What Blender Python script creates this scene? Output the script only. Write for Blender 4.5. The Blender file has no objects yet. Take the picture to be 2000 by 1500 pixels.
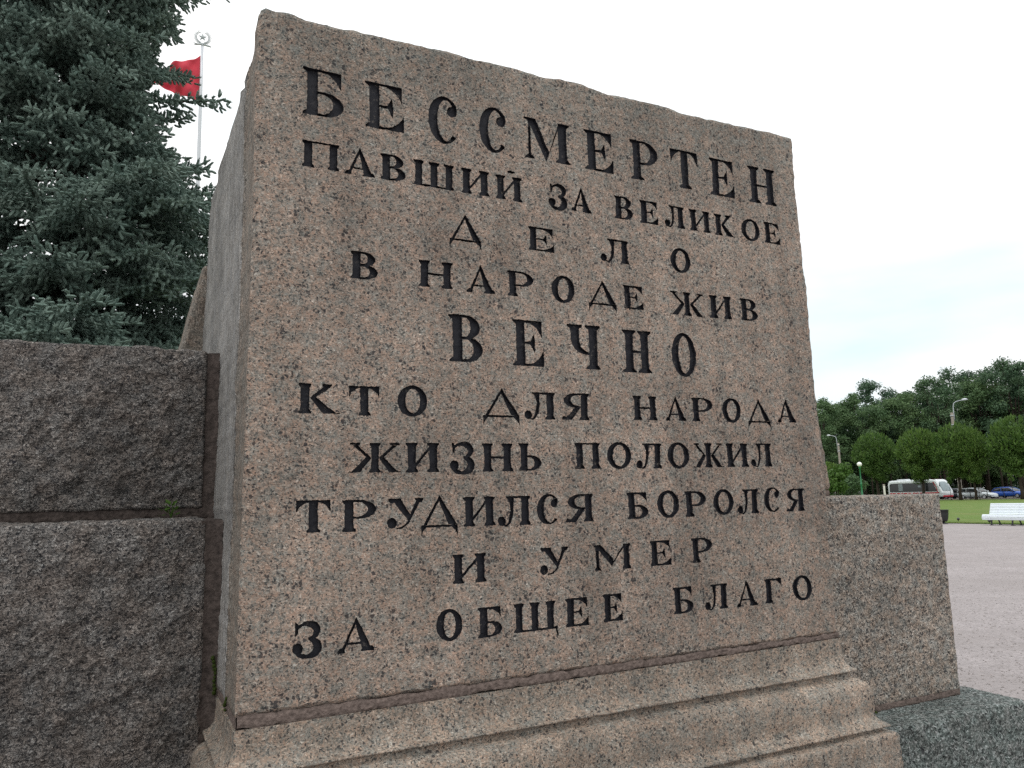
import bpy, math, random
import numpy as np
from mathutils import Vector, Matrix, noise
from mathutils.geometry import delaunay_2d_cdt

R = math.radians
random.seed(7)
rng = np.random.default_rng(7)
scene = bpy.context.scene
col = scene.collection

# ---------------------------------------------------------------- camera
EYE = 1.6
XI = Vector((0.99960823, 0.00411826, -0.0276844))
YI = Vector((0.02798903, -0.14708075, 0.98872841))
FW = Vector((0.0, 0.98911591, 0.1471384))
cam_data = bpy.data.cameras.new('camera')
cam = bpy.data.objects.new('camera', cam_data)
col.objects.link(cam)
cam_data.sensor_width = 36.0
cam_data.lens = 1520.0 / 2000.0 * 36.0
cam_data.clip_start = 0.05
cam_data.clip_end = 5000
cam.matrix_world = Matrix(((XI.x, YI.x, -FW.x, 0), (XI.y, YI.y, -FW.y, 0), (XI.z, YI.z, -FW.z, EYE), (0, 0, 0, 1)))
scene.camera = cam

# ---------------------------------------------------------------- exposure, sky, sun
scene.view_settings.view_transform = 'Standard'
scene.view_settings.look = 'None'
scene.view_settings.exposure = 0.0
scene.view_settings.gamma = 1.0
scene.cycles.max_bounces = 6
scene.cycles.diffuse_bounces = 3
scene.cycles.transparent_max_bounces = 6
scene.cycles.use_denoising = False

SUN_EL, SUN_AZ = R(58), R(185)          # azimuth measured clockwise from +Y (north)
world = bpy.data.worlds.new('World')
scene.world = world
world.use_nodes = True
nt = world.node_tree
nt.nodes.clear()
wo = nt.nodes.new('ShaderNodeOutputWorld')
sky = nt.nodes.new('ShaderNodeTexSky')
sky.sky_type = 'NISHITA'
sky.sun_disc = False
sky.sun_elevation = SUN_EL
sky.sun_rotation = SUN_AZ
bg1 = nt.nodes.new('ShaderNodeBackground'); bg1.inputs[1].default_value = 0.15
bg2 = nt.nodes.new('ShaderNodeBackground')
nt.links.new(sky.outputs[0], bg1.inputs[0])
tc = nt.nodes.new('ShaderNodeTexCoord')
mp = nt.nodes.new('ShaderNodeMapping'); mp.inputs['Scale'].default_value = (1.0, 1.0, 3.2)
mp.inputs['Location'].default_value = (4.4, 8.8, 3.3)
nt.links.new(tc.outputs['Generated'], mp.inputs[0])
cn = nt.nodes.new('ShaderNodeTexNoise'); cn.inputs['Scale'].default_value = 2.6; cn.inputs['Detail'].default_value = 7; cn.inputs['Roughness'].default_value = 0.52
nt.links.new(mp.outputs[0], cn.inputs[0])
cr = nt.nodes.new('ShaderNodeValToRGB')
cr.color_ramp.elements[0].position = 0.30; cr.color_ramp.elements[0].color = (0.86, 0.86, 0.86, 1)
cr.color_ramp.elements[1].position = 0.45; cr.color_ramp.elements[1].color = (1, 1, 1, 1)
nt.links.new(cn.outputs[0], cr.inputs[0])
cn2 = nt.nodes.new('ShaderNodeTexNoise'); cn2.inputs['Scale'].default_value = 2.4; cn2.inputs['Detail'].default_value = 6
nt.links.new(mp.outputs[0], cn2.inputs[0])
cr2 = nt.nodes.new('ShaderNodeValToRGB')
cr2.color_ramp.elements[0].position = 0.27; cr2.color_ramp.elements[0].color = (0.78, 0.93, 0.98, 1)
cr2.color_ramp.elements[1].position = 0.52; cr2.color_ramp.elements[1].color = (1.0, 1.0, 1.0, 1)
nt.links.new(cn2.outputs[0], cr2.inputs[0])
nt.links.new(cr2.outputs[0], bg2.inputs[0])
sx = nt.nodes.new('ShaderNodeSeparateXYZ'); nt.links.new(tc.outputs['Generated'], sx.inputs[0])
zr = nt.nodes.new('ShaderNodeMapRange'); zr.inputs[1].default_value = 0.25; zr.inputs[2].default_value = 1.0; zr.inputs[3].default_value = 1.12; zr.inputs[4].default_value = 2.0
nt.links.new(sx.outputs[2], zr.inputs[0]); nt.links.new(zr.outputs[0], bg2.inputs[1])       # overcast: brighter towards the zenith
mx = nt.nodes.new('ShaderNodeMixShader')
nt.links.new(cr.outputs[0], mx.inputs[0]); nt.links.new(bg1.outputs[0], mx.inputs[1]); nt.links.new(bg2.outputs[0], mx.inputs[2])
nt.links.new(mx.outputs[0], wo.inputs[0])

sd = bpy.data.lights.new('sun', 'SUN'); sd.energy = 0.6; sd.angle = R(25); sd.color = (1.0, 0.96, 0.9)
sun = bpy.data.objects.new('sun', sd); col.objects.link(sun)
sdir = Vector((math.sin(SUN_AZ) * math.cos(SUN_EL), math.cos(SUN_AZ) * math.cos(SUN_EL), math.sin(SUN_EL)))
sun.rotation_euler = sdir.to_track_quat('Z', 'Y').to_euler()

# ---------------------------------------------------------------- helpers
def tag(o, label=None, cat=None, group=None, kind=None):
    if label: o['label'] = label
    if cat: o['category'] = cat
    if group: o['group'] = group
    if kind: o['kind'] = kind
    return o

def empty(name, loc=(0, 0, 0), rz=0.0):
    o = bpy.data.objects.new(name, None); col.objects.link(o)
    o.location = loc; o.rotation_euler = (0, 0, rz)
    o.empty_display_size = 0.2
    return o

def mesh_obj(name, V, F, mat, parent=None, smooth=False, mats=None, midx=None):
    me = bpy.data.meshes.new(name)
    V = np.asarray(V, dtype=np.float32).reshape(-1, 3)
    if isinstance(F, np.ndarray):
        k = F.shape[1]; n = F.shape[0]
        me.vertices.add(len(V)); me.vertices.foreach_set('co', V.ravel())
        me.loops.add(n * k); me.loops.foreach_set('vertex_index', F.astype(np.int32).ravel())
        me.polygons.add(n); me.polygons.foreach_set('loop_start', np.arange(0, n * k, k, dtype=np.int32))
        me.update(calc_edges=True)
    else:
        me.from_pydata(V.tolist(), [], [list(map(int, f)) for f in F]); me.update()
    me.validate()
    for m in (mats or [mat]): me.materials.append(m)
    if midx is not None: me.polygons.foreach_set('material_index', np.asarray(midx, dtype=np.int32))
    if smooth: me.polygons.foreach_set('use_smooth', np.ones(len(me.polygons), dtype=bool))
    o = bpy.data.objects.new(name, me); col.objects.link(o)
    if parent: o.parent = parent
    return o

class MB:                                   # collects simple shapes into one mesh
    def __init__(s): s.V = []; s.F = []
    def add(s, V, F):
        k = len(s.V); s.V += [tuple(v) for v in V]; s.F += [tuple(i + k for i in f) for f in F]; return s
    def box(s, x0, x1, y0, y1, z0, z1, b=0.0):
        if b <= 0:
            V = [(x, y, z) for z in (z0, z1) for y in (y0, y1) for x in (x0, x1)]
            return s.add(V, [(0, 2, 3, 1), (4, 5, 7, 6), (0, 1, 5, 4), (2, 6, 7, 3), (0, 4, 6, 2), (1, 3, 7, 5)])
        rings = []
        for (z, i) in ((z0, b), (z0 + b, 0), (z1 - b, 0), (z1, b)):
            a, c, d, e = x0 + i, x1 - i, y0 + i, y1 - i
            rings.append([(a + b, d, z), (c - b, d, z), (c, d + b, z), (c, e - b, z), (c - b, e, z), (a + b, e, z), (a, e - b, z), (a, d + b, z)])
        return s.loft(rings)
    def loft(s, rings, cap=True, closed=True):
        n = len(rings[0]); V = [p for r in rings for p in r]; F = []
        for i in range(len(rings) - 1):
            for j in range(n if closed else n - 1):
                a = i * n + j; b = i * n + (j + 1) % n
                F.append((a, b, b + n, a + n))
        if cap:
            F.append(tuple(range(n - 1, -1, -1))); F.append(tuple((len(rings) - 1) * n + j for j in range(n)))
        return s.add(V, F)
    def lathe(s, prof, n=20, c=(0, 0)):
        return s.loft([[(c[0] + r * math.cos(2 * math.pi * j / n), c[1] + r * math.sin(2 * math.pi * j / n), z) for j in range(n)] for r, z in prof])
    def tube(s, pts, rad, n=8):
        pts = [Vector(p) for p in pts]
        if not isinstance(rad, (list, tuple)): rad = [rad] * len(pts)
        rings = []; up = None
        for i, p in enumerate(pts):
            d = (pts[min(i + 1, len(pts) - 1)] - pts[max(i - 1, 0)]).normalized()
            if up is None: up = d.orthogonal().normalized()
            x = (up - d * up.dot(d)).normalized(); up = x; y = d.cross(x)
            rings.append([tuple(p + (x * math.cos(2 * math.pi * j / n) + y * math.sin(2 * math.pi * j / n)) * rad[i]) for j in range(n)])
        return s.loft(rings)
    def build(s, name, mat, parent=None, smooth=False):
        return mesh_obj(name, s.V, s.F, mat, parent, smooth)

def copy_tree(o, parent=None):
    c = o.copy(); col.objects.link(c)
    if parent is not None: c.parent = parent
    for ch in list(o.children): copy_tree(ch, c)
    return c

# ---------------------------------------------------------------- materials
def new_mat(name):
    m = bpy.data.materials.new(name); m.use_nodes = True
    return m, m.node_tree, m.node_tree.nodes['Principled BSDF']
def N(t, typ, **kw):
    n = t.nodes.new(typ)
    for k, v in kw.items():
        if k in n.inputs: n.inputs[k].default_value = v
        else: setattr(n, k, v)
    return n
def ramp(t, src, stops, interp='LINEAR'):
    r = t.nodes.new('ShaderNodeValToRGB'); e = r.color_ramp.elements; r.color_ramp.interpolation = interp
    while len(e) < len(stops): e.new(0.5)
    for i, (p, c) in enumerate(stops):
        e[i].position = p; e[i].color = (c, c, c, 1) if not isinstance(c, tuple) else (*c, 1)
    t.links.new(src, r.inputs[0]); return r.outputs[0]
def mixc(t, fac, a, b, mode='MIX'):
    m = t.nodes.new('ShaderNodeMix'); m.data_type = 'RGBA'; m.blend_type = mode
    for i, x in ((0, fac), (6, a), (7, b)):
        if isinstance(x, (int, float)): m.inputs[i].default_value = x if i == 0 else (x, x, x, 1)
        elif isinstance(x, tuple): m.inputs[i].default_value = (*x, 1)
        else: t.links.new(x, m.inputs[i])
    return m.outputs[2]
def math_(t, op, a, b=None, c=None):
    m = t.nodes.new('ShaderNodeMath'); m.operation = op
    for i, x in enumerate((a, b, c)):
        if x is None: continue
        if isinstance(x, (int, float)): m.inputs[i].default_value = x
        else: t.links.new(x, m.inputs[i])
    return m.outputs[0]
def coords(t, scale=(1, 1, 1), out='Object'):
    tcn = t.nodes.new('ShaderNodeTexCoord'); m = t.nodes.new('ShaderNodeMapping')
    m.inputs['Scale'].default_value = scale
    t.links.new(tcn.outputs[out], m.inputs[0]); return m.outputs[0]
def noise_(t, co, scale, detail=2, rough=0.5):
    n = N(t, 'ShaderNodeTexNoise', Scale=scale, Detail=detail, Roughness=rough); t.links.new(co, n.inputs['Vector']); return n
def voro(t, co, scale, feature='F1'):
    n = t.nodes.new('ShaderNodeTexVoronoi'); n.feature = feature; n.inputs['Scale'].default_value = scale; t.links.new(co, n.inputs['Vector']); return n

def granite(name, grains, tint_a, tint_b, gain=1.0, gscale=150, speck=0.34, speck_scale=62, stain=(0.72, 1.08), streak=0.22,
            streak_map=(45, 45, 330), bump=0.5, bumpd=0.004, rough=0.85, coarse_bump=0.0, topstain=None, warp=0.014, zone_scale=20, runs=0.0):
    m, t, b = new_mat(name)
    co = coords(t)
    wn = noise_(t, co, 70, 2)
    va = t.nodes.new('ShaderNodeVectorMath'); va.operation = 'MULTIPLY_ADD'
    t.links.new(wn.outputs['Color'], va.inputs[0]); va.inputs[1].default_value = (warp, warp, warp); t.links.new(co, va.inputs[2])
    wco = va.outputs[0]
    v1 = voro(t, wco, gscale)
    sep = t.nodes.new('ShaderNodeSeparateColor'); t.links.new(v1.outputs['Color'], sep.inputs[0])
    c = ramp(t, sep.outputs[0], grains)
    zone = noise_(t, co, zone_scale, 4, 0.65)
    zr = ramp(t, zone.outputs[0], [(0.40, 0.0), (0.60, 1.0)])
    c = mixc(t, 1.0, c, mixc(t, zr, tint_a, tint_b), 'MULTIPLY')
    # dark mica specks, in clusters
    v2 = voro(t, wco, speck_scale)
    cl = noise_(t, co, 15, 2)
    th = math_(t, 'MULTIPLY', ramp(t, cl.outputs[0], [(0.36, 0.10), (0.64, 1.0)]), speck)
    sm = math_(t, 'GREATER_THAN', th, v2.outputs['Distance'])
    sep2 = t.nodes.new('ShaderNodeSeparateColor'); t.links.new(v2.outputs['Color'], sep2.inputs[0])
    sm = math_(t, 'MULTIPLY', sm, math_(t, 'GREATER_THAN', sep2.outputs[0], 0.35))
    c = mixc(t, math_(t, 'MULTIPLY', sm, 0.80), c, (0.022, 0.022, 0.027))
    # fine tooled streaks
    st = noise_(t, coords(t, streak_map), 1.0, 3, 0.65)
    sv = ramp(t, st.outputs[0], [(0.3, 1 - streak), (0.7, 1 + streak)])
    c = mixc(t, 1.0, c, sv, 'MULTIPLY')
    ls = noise_(t, co, 2.4, 5, 0.62)
    c = mixc(t, 1.0, c, ramp(t, ls.outputs[0], [(0.28, stain[0] * gain), (0.66, stain[1] * gain)]), 'MULTIPLY')
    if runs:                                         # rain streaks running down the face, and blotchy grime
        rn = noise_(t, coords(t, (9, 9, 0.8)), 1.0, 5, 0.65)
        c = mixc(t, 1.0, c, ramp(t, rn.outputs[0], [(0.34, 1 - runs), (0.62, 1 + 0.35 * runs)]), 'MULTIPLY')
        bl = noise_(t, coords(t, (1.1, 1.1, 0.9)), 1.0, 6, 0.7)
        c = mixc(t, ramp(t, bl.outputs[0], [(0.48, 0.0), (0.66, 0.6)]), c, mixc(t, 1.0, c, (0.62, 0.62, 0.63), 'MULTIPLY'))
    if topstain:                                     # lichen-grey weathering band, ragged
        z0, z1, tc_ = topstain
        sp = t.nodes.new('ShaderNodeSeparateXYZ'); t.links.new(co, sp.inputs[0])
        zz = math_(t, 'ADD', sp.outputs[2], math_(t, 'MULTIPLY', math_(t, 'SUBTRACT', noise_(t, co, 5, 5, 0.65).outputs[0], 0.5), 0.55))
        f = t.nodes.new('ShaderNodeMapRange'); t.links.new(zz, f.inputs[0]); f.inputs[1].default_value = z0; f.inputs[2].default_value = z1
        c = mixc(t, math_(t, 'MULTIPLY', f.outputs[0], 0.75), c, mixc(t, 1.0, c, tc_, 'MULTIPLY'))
    t.links.new(c, b.inputs['Base Color'])
    b.inputs['Roughness'].default_value = rough
    b.inputs['Specular IOR Level'].default_value = 0.25
    h = math_(t, 'ADD', math_(t, 'MULTIPLY', st.outputs[0], 1.0), math_(t, 'MULTIPLY', v1.outputs['Distance'], 0.5))
    h = math_(t, 'ADD', h, math_(t, 'MULTIPLY', noise_(t, co, 190, 3, 0.7).outputs[0], 0.9))
    if coarse_bump: h = math_(t, 'ADD', h, math_(t, 'MULTIPLY', noise_(t, co, 55, 4, 0.7).outputs[0], coarse_bump))
    bp = N(t, 'ShaderNodeBump', Strength=bump, Distance=bumpd); t.links.new(h, bp.inputs['Height'])
    t.links.new(bp.outputs[0], b.inputs['Normal'])
    return m

PINK = [(0.0, (0.05, 0.05, 0.052)), (0.10, (0.13, 0.125, 0.115)), (0.28, (0.235, 0.215, 0.192)), (0.46, (0.325, 0.252, 0.208)),
        (0.64, (0.355, 0.287, 0.24)), (0.80, (0.29, 0.275, 0.25)), (0.94, (0.42, 0.36, 0.31)), (1.0, (0.52, 0.47, 0.42))]
GREYP = [(0.0, (0.04, 0.04, 0.045)), (0.14, (0.10, 0.095, 0.09)), (0.34, (0.22, 0.205, 0.185)), (0.55, (0.30, 0.265, 0.235)),
         (0.75, (0.34, 0.29, 0.25)), (0.90, (0.36, 0.34, 0.31)), (1.0, (0.5, 0.46, 0.42))]
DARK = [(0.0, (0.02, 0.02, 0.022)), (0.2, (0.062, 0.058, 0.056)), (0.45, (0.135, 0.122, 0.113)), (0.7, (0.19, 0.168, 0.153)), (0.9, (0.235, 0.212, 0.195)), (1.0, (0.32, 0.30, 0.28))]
GREEN = [(0.0, (0.03, 0.034, 0.034)), (0.25, (0.09, 0.104, 0.10)), (0.55, (0.175, 0.20, 0.192)), (0.8, (0.25, 0.27, 0.262)), (1.0, (0.42, 0.44, 0.44))]

M = {}
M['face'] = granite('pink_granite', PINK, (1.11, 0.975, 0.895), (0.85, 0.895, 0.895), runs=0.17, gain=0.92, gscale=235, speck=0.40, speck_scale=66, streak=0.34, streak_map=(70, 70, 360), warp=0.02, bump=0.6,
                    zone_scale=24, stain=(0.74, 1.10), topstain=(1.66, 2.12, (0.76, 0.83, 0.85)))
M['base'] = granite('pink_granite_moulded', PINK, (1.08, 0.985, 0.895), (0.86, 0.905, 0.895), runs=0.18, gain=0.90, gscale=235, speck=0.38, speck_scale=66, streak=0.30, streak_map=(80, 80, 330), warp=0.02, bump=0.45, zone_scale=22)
M['side'] = granite('sawn_grey_granite', [(0, (0.13, 0.122, 0.113)), (0.4, (0.235, 0.224, 0.21)), (0.8, (0.30, 0.288, 0.275)), (1, (0.39, 0.378, 0.365))], (1.0, 0.99, 0.97), (0.97, 0.99, 1.01),
                   gscale=260, speck=0.20, speck_scale=90, streak=0.75, streak_map=(210, 210, 9), bump=0.5, bumpd=0.004, gain=0.92, stain=(0.62, 1.14))
M['margin'] = granite('tooled_brown_granite', [(0, (0.07, 0.065, 0.06)), (0.4, (0.16, 0.14, 0.12)), (0.8, (0.24, 0.205, 0.175)), (1, (0.33, 0.29, 0.26))], (1.05, 0.98, 0.92), (0.93, 0.97, 0.97),
                     gscale=240, speck=0.24, streak=0.5, streak_map=(330, 330, 16), bump=0.5)
M['low'] = granite('grey_pink_granite', GREYP, (1.08, 0.98, 0.90), (0.92, 0.97, 0.98), gscale=150, speck=0.42, speck_scale=64, streak=0.16, streak_map=(170, 170, 120), bump=0.9, bumpd=0.008, gain=1.10, coarse_bump=1.2, warp=0.02)
M['dark'] = granite('shade_toned_weathered_granite', DARK, (1.02, 0.99, 0.965), (0.95, 1.0, 1.03), runs=0.15, gscale=210, speck=0.34, speck_scale=78, streak=0.42, streak_map=(50, 50, 170), bump=1.0, bumpd=0.012, gain=1.42, coarse_bump=1.5, warp=0.03, zone_scale=14, stain=(0.62, 1.15))  # weathered granite, coloured darker in place of shade on the left wall
M['green'] = granite('green_grey_granite', GREEN, (0.96, 1.02, 1.0), (1.03, 1.0, 0.98), gscale=120, speck=0.42, speck_scale=56, streak=0.16, streak_map=(150, 150, 110), bump=0.9, bumpd=0.010, coarse_bump=1.8, warp=0.02)

def simple(name, c, rough=0.6, metal=0.0, var=0.12, scale=8.0, spec=0.5, bump=0.0):
    m, t, b = new_mat(name)
    co = coords(t)
    n = noise_(t, co, scale, 4, 0.6)
    t.links.new(mixc(t, 1.0, (c[0], c[1], c[2]), ramp(t, n.outputs[0], [(0.3, 1 - var), (0.7, 1 + var)]), 'MULTIPLY'), b.inputs['Base Color'])
    b.inputs['Roughness'].default_value = rough; b.inputs['Metallic'].default_value = metal
    b.inputs['Specular IOR Level'].default_value = spec
    if bump:
        bp = N(t, 'ShaderNodeBump', Strength=bump, Distance=0.01); t.links.new(n.outputs[0], bp.inputs['Height']); t.links.new(bp.outputs[0], b.inputs['Normal'])
    return m

def letter_paint():
    m, t, b = new_mat('black_letter_paint')
    co = coords(t)
    w = noise_(t, co, 55, 5, 0.75); big = noise_(t, co, 3.0, 2)
    f = math_(t, 'MULTIPLY', ramp(t, w.outputs[0], [(0.58, 0.0), (0.68, 1.0)]), ramp(t, big.outputs[0], [(0.42, 0.12), (0.58, 0.9)]))
    t.links.new(mixc(t, f, (0.0125, 0.013, 0.018), (0.15, 0.132, 0.115)), b.inputs['Base Color'])
    b.inputs['Roughness'].default_value = 0.7; b.inputs['Specular IOR Level'].default_value = 0.3
    bp = N(t, 'ShaderNodeBump', Strength=0.4, Distance=0.003); t.links.new(noise_(t, co, 160, 3).outputs[0], bp.inputs['Height']); t.links.new(bp.outputs[0], b.inputs['Normal'])
    return m
M['paint'] = letter_paint()
M['mortar'] = simple('brown_mortar', (0.135, 0.105, 0.092), 0.9, var=0.45, scale=60, spec=0.2, bump=1.0)
M['mortar_dark'] = simple('dark_mortar', (0.058, 0.046, 0.041), 0.9, var=0.5, scale=50, spec=0.2, bump=1.0)

def leaf_mat(name, c, c2, trans=0.25, scale=0.6, rough=0.6):
    m, t, b = new_mat(name)
    co = coords(t)
    n = noise_(t, co, scale, 3, 0.6)
    oi = t.nodes.new('ShaderNodeObjectInfo')
    cc = mixc(t, ramp(t, n.outputs[0], [(0.35, 0.0), (0.65, 1.0)]), c, c2)
    cc = mixc(t, 1.0, cc, ramp(t, oi.outputs['Random'], [(0, (0.82, 0.86, 0.92)), (1, (1.15, 1.1, 1.0))]), 'MULTIPLY')
    t.links.new(cc, b.inputs['Base Color']); b.inputs['Roughness'].default_value = rough; b.inputs['Specular IOR Level'].default_value = 0.25
    tr = t.nodes.new('ShaderNodeBsdfTranslucent'); t.links.new(cc, tr.inputs[0])
    ms = t.nodes.new('ShaderNodeMixShader'); ms.inputs[0].default_value = trans
    t.links.new(b.outputs[0], ms.inputs[1]); t.links.new(tr.outputs[0], ms.inputs[2])
    t.links.new(ms.outputs[0], t.nodes['Material Output'].inputs[0])
    return m
M['needle'] = leaf_mat('blue_spruce_needles', (0.075, 0.122, 0.108), (0.165, 0.23, 0.205), 0.08, 3.5)
M['bark'] = simple('dark_bark', (0.045, 0.035, 0.028), 0.9, var=0.4, scale=14, spec=0.15, bump=0.6)
M['park_leaf'] = leaf_mat('park_tree_leaves', (0.070, 0.132, 0.060), (0.115, 0.185, 0.082), 0.28, 0.35)
M['park_leaf_dark'] = leaf_mat('deep_park_leaves', (0.052, 0.105, 0.058), (0.088, 0.148, 0.078), 0.25, 0.35)
M['lime_leaf'] = leaf_mat('lime_leaves', (0.045, 0.098, 0.019), (0.125, 0.205, 0.044), 0.20, 1.6)
M['shrub_leaf'] = leaf_mat('shrub_leaves', (0.06, 0.13, 0.02), (0.10, 0.18, 0.035), 0.25, 0.9)
M['weed'] = leaf_mat('weed_leaves', (0.05, 0.11, 0.015), (0.09, 0.16, 0.03), 0.3, 30)
M['moss'] = simple('moss', (0.035, 0.05, 0.012), 0.95, var=0.5, scale=120, spec=0.1, bump=1.0)
M['iron'] = simple('black_iron', (0.016, 0.016, 0.017), 0.55, var=0.2)
M['concrete'] = simple('lamp_concrete', (0.30, 0.265, 0.225), 0.85, var=0.15, scale=5)
M['steel'] = simple('grey_steel', (0.42, 0.45, 0.48), 0.45, 0.3, var=0.08)
M['pale_steel'] = simple('pale_pole_paint', (0.55, 0.57, 0.60), 0.45, 0.2, var=0.06)
M['emblem'] = simple('emblem_metal', (0.33, 0.36, 0.36), 0.5, 0.4, var=0.15)
M['flag'] = simple('red_flag_cloth', (0.46, 0.045, 0.065), 0.8, var=0.15, scale=3, spec=0.15)
M['green_paint'] = simple('green_lamp_paint', (0.015, 0.16, 0.06), 0.45, var=0.1)
M['globe'] = simple('white_globe_glass', (0.82, 0.82, 0.78), 0.25, var=0.03)
M['white_paint'] = simple('white_bench_paint', (0.72, 0.77, 0.82), 0.5, var=0.05, scale=12)
M['post_white'] = simple('white_post_paint', (0.66, 0.64, 0.58), 0.7, var=0.1)
M['glass'] = simple('tinted_glass', (0.015, 0.018, 0.02), 0.08, var=0.05, spec=0.6)
M['windscreen'] = simple('pale_windscreen', (0.20, 0.26, 0.28), 0.08, var=0.25, scale=1.5, spec=0.8)
M['tyre'] = simple('tyre_rubber', (0.015, 0.015, 0.016), 0.85, var=0.1)
M['rim'] = simple('wheel_rim', (0.45, 0.46, 0.48), 0.35, 0.6, var=0.05)
M['lampglass'] = simple('headlamp_glass', (0.75, 0.76, 0.74), 0.1, var=0.05)
M['red_lens'] = simple('red_lens', (0.45, 0.02, 0.02), 0.2, var=0.05)
M['bus_white'] = simple('bus_white_paint', (0.74, 0.78, 0.80), 0.3, var=0.03)
M['bus_red'] = simple('bus_red_paint', (0.50, 0.03, 0.045), 0.3, var=0.05)
M['car_blue'] = simple('blue_car_paint', (0.025, 0.095, 0.42), 0.22, var=0.04)
M['car_silver'] = simple('silver_car_paint', (0.52, 0.56, 0.58), 0.28, 0.25, var=0.04)
M['car_dark'] = simple('dark_grey_car_paint', (0.05, 0.06, 0.07), 0.25, var=0.04)
# ================================================================ the monument
# local frame: x along the inscribed face, y into the stone, z up; origin at the face's lower left corner
MO = (-0.7711, 2.2072, 1.0349)
MR = R(26.4875)
def place(o):
    o.location = MO; o.rotation_euler = (0, 0, MR); return o
def fr(x, y, z, H=0.9, o=4): return noise.fractal(Vector((x, y, z)), H, 2.0, o)

GROUND = -MO[2]
FACE_W = 2.291
TOPS = [(0.022, 2.085), (0.03, 2.103), (0.045, 2.114), (0.073, 2.110), (0.109, 2.114), (0.163, 2.101), (0.22, 2.105), (0.273, 2.102), (0.334, 2.108), (0.403, 2.108),
        (0.51, 2.109), (0.64, 2.115), (0.698, 2.112), (0.747, 2.108), (0.816, 2.114), (0.897, 2.112), (0.981, 2.106), (1.066, 2.109), (1.133, 2.119), (1.222, 2.112),
        (1.337, 2.101), (1.544, 2.108), (1.657, 2.098), (1.789, 2.096), (1.953, 2.101), (2.067, 2.104), (2.185, 2.107), (2.235, 2.104), (2.262, 2.096), (2.272, 2.080)]
RIGHTS = [(2.269, 2.026), (2.267, 1.932), (2.266, 1.861), (2.271, 1.764), (2.277, 1.632), (2.276, 1.518), (2.281, 1.428), (2.284, 1.294), (2.282, 1.205), (2.285, 1.118),
          (2.281, 1.030), (2.288, 0.901), (2.291, 0.773), (2.292, 0.546), (2.289, 0.355), (2.291, 0.257), (2.291, 0.114), (2.291, 0.0)]
LEFTS = [(0.0, 0.0), (0.001, 0.139), (0.003, 0.343), (0.006, 0.609), (0.011, 0.842), (0.014, 1.082), (0.016, 1.298), (0.018, 1.489), (0.016, 1.717), (0.015, 1.85), (0.016, 1.958), (0.020, 2.041)]
def resample(pts, step, closed=True):
    out = []; n = len(pts)
    for i in range(n if closed else n - 1):
        a, b = pts[i], pts[(i + 1) % n]
        k = max(1, int(round(math.hypot(b[0] - a[0], b[1] - a[1]) / step)))
        for j in range(k): out.append((a[0] + (b[0] - a[0]) * j / k, a[1] + (b[1] - a[1]) * j / k))
    return out
outline = resample(LEFTS + TOPS + RIGHTS[:-1] + [(2.291, 0.0)], 0.012)
o2 = []
for (x, z) in outline:
    if z > 0.004:
        x += 0.0035 * fr(x * 40, 3.1, z * 40); z += 0.0018 * fr(x * 40, 9.7, z * 40) if z > 2.0 else 0
    o2.append((x, z))
outline = o2
OA = np.array(outline)
def edge_dist(P):
    A = OA; B = np.roll(OA, -1, 0); D = B - A; L2 = (D ** 2).sum(1) + 1e-12
    out = np.empty(len(P))
    for i in range(0, len(P), 4000):
        q = P[i:i + 4000, None, :] - A[None]
        t = np.clip((q * D).sum(2) / L2, 0, 1)
        out[i:i + 4000] = np.sqrt(((q - t[..., None] * D) ** 2).sum(2).min(1))
    return out
def face_y(P, d):
    y = np.empty(len(P))
    for i, (x, z) in enumerate(P):
        e = max(0.0, 1 - d[i] / 0.016)
        r = 0.5 + 0.5 * fr(x * 9, 5.0, z * 9, 0.8, 3)
        y[i] = 0.013 * e * e * (0.4 + 1.2 * max(0, r)) + 0.0022 * fr(x * 34, 0, z * 34) + 0.0035 * fr(x * 4.2, 2, z * 4.2, 1.0, 3)
    return y

# ---------------------------------------------------------------- lettering (drawn stroke by stroke, sizes in cap heights)
def ell(cx, cy, rx, ry, a0=0.0, a1=2 * math.pi, n=28):
    full = abs(a1 - a0) > 6.28
    return [(cx + rx * math.cos(a0 + (a1 - a0) * i / n), cy + ry * math.sin(a0 + (a1 - a0) * i / n)) for i in range(n if full else n + 1)]
def stroke(pts, ws):
    L = []; Rr = []
    for i, p in enumerate(pts):
        a = pts[max(i - 1, 0)]; b = pts[min(i + 1, len(pts) - 1)]
        dx, dy = b[0] - a[0], b[1] - a[1]; l = math.hypot(dx, dy) or 1
        nx, ny = -dy / l * ws[i] / 2, dx / l * ws[i] / 2
        L.append((p[0] + nx, p[1] + ny)); Rr.append((p[0] - nx, p[1] - ny))
    return (L + Rr[::-1], [])
def bez(p0, p1, p2, n=10):
    return [((1 - t) ** 2 * p0[0] + 2 * t * (1 - t) * p1[0] + t * t * p2[0], (1 - t) ** 2 * p0[1] + 2 * t * (1 - t) * p1[1] + t * t * p2[1]) for t in [i / n for i in range(n + 1)]]
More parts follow.
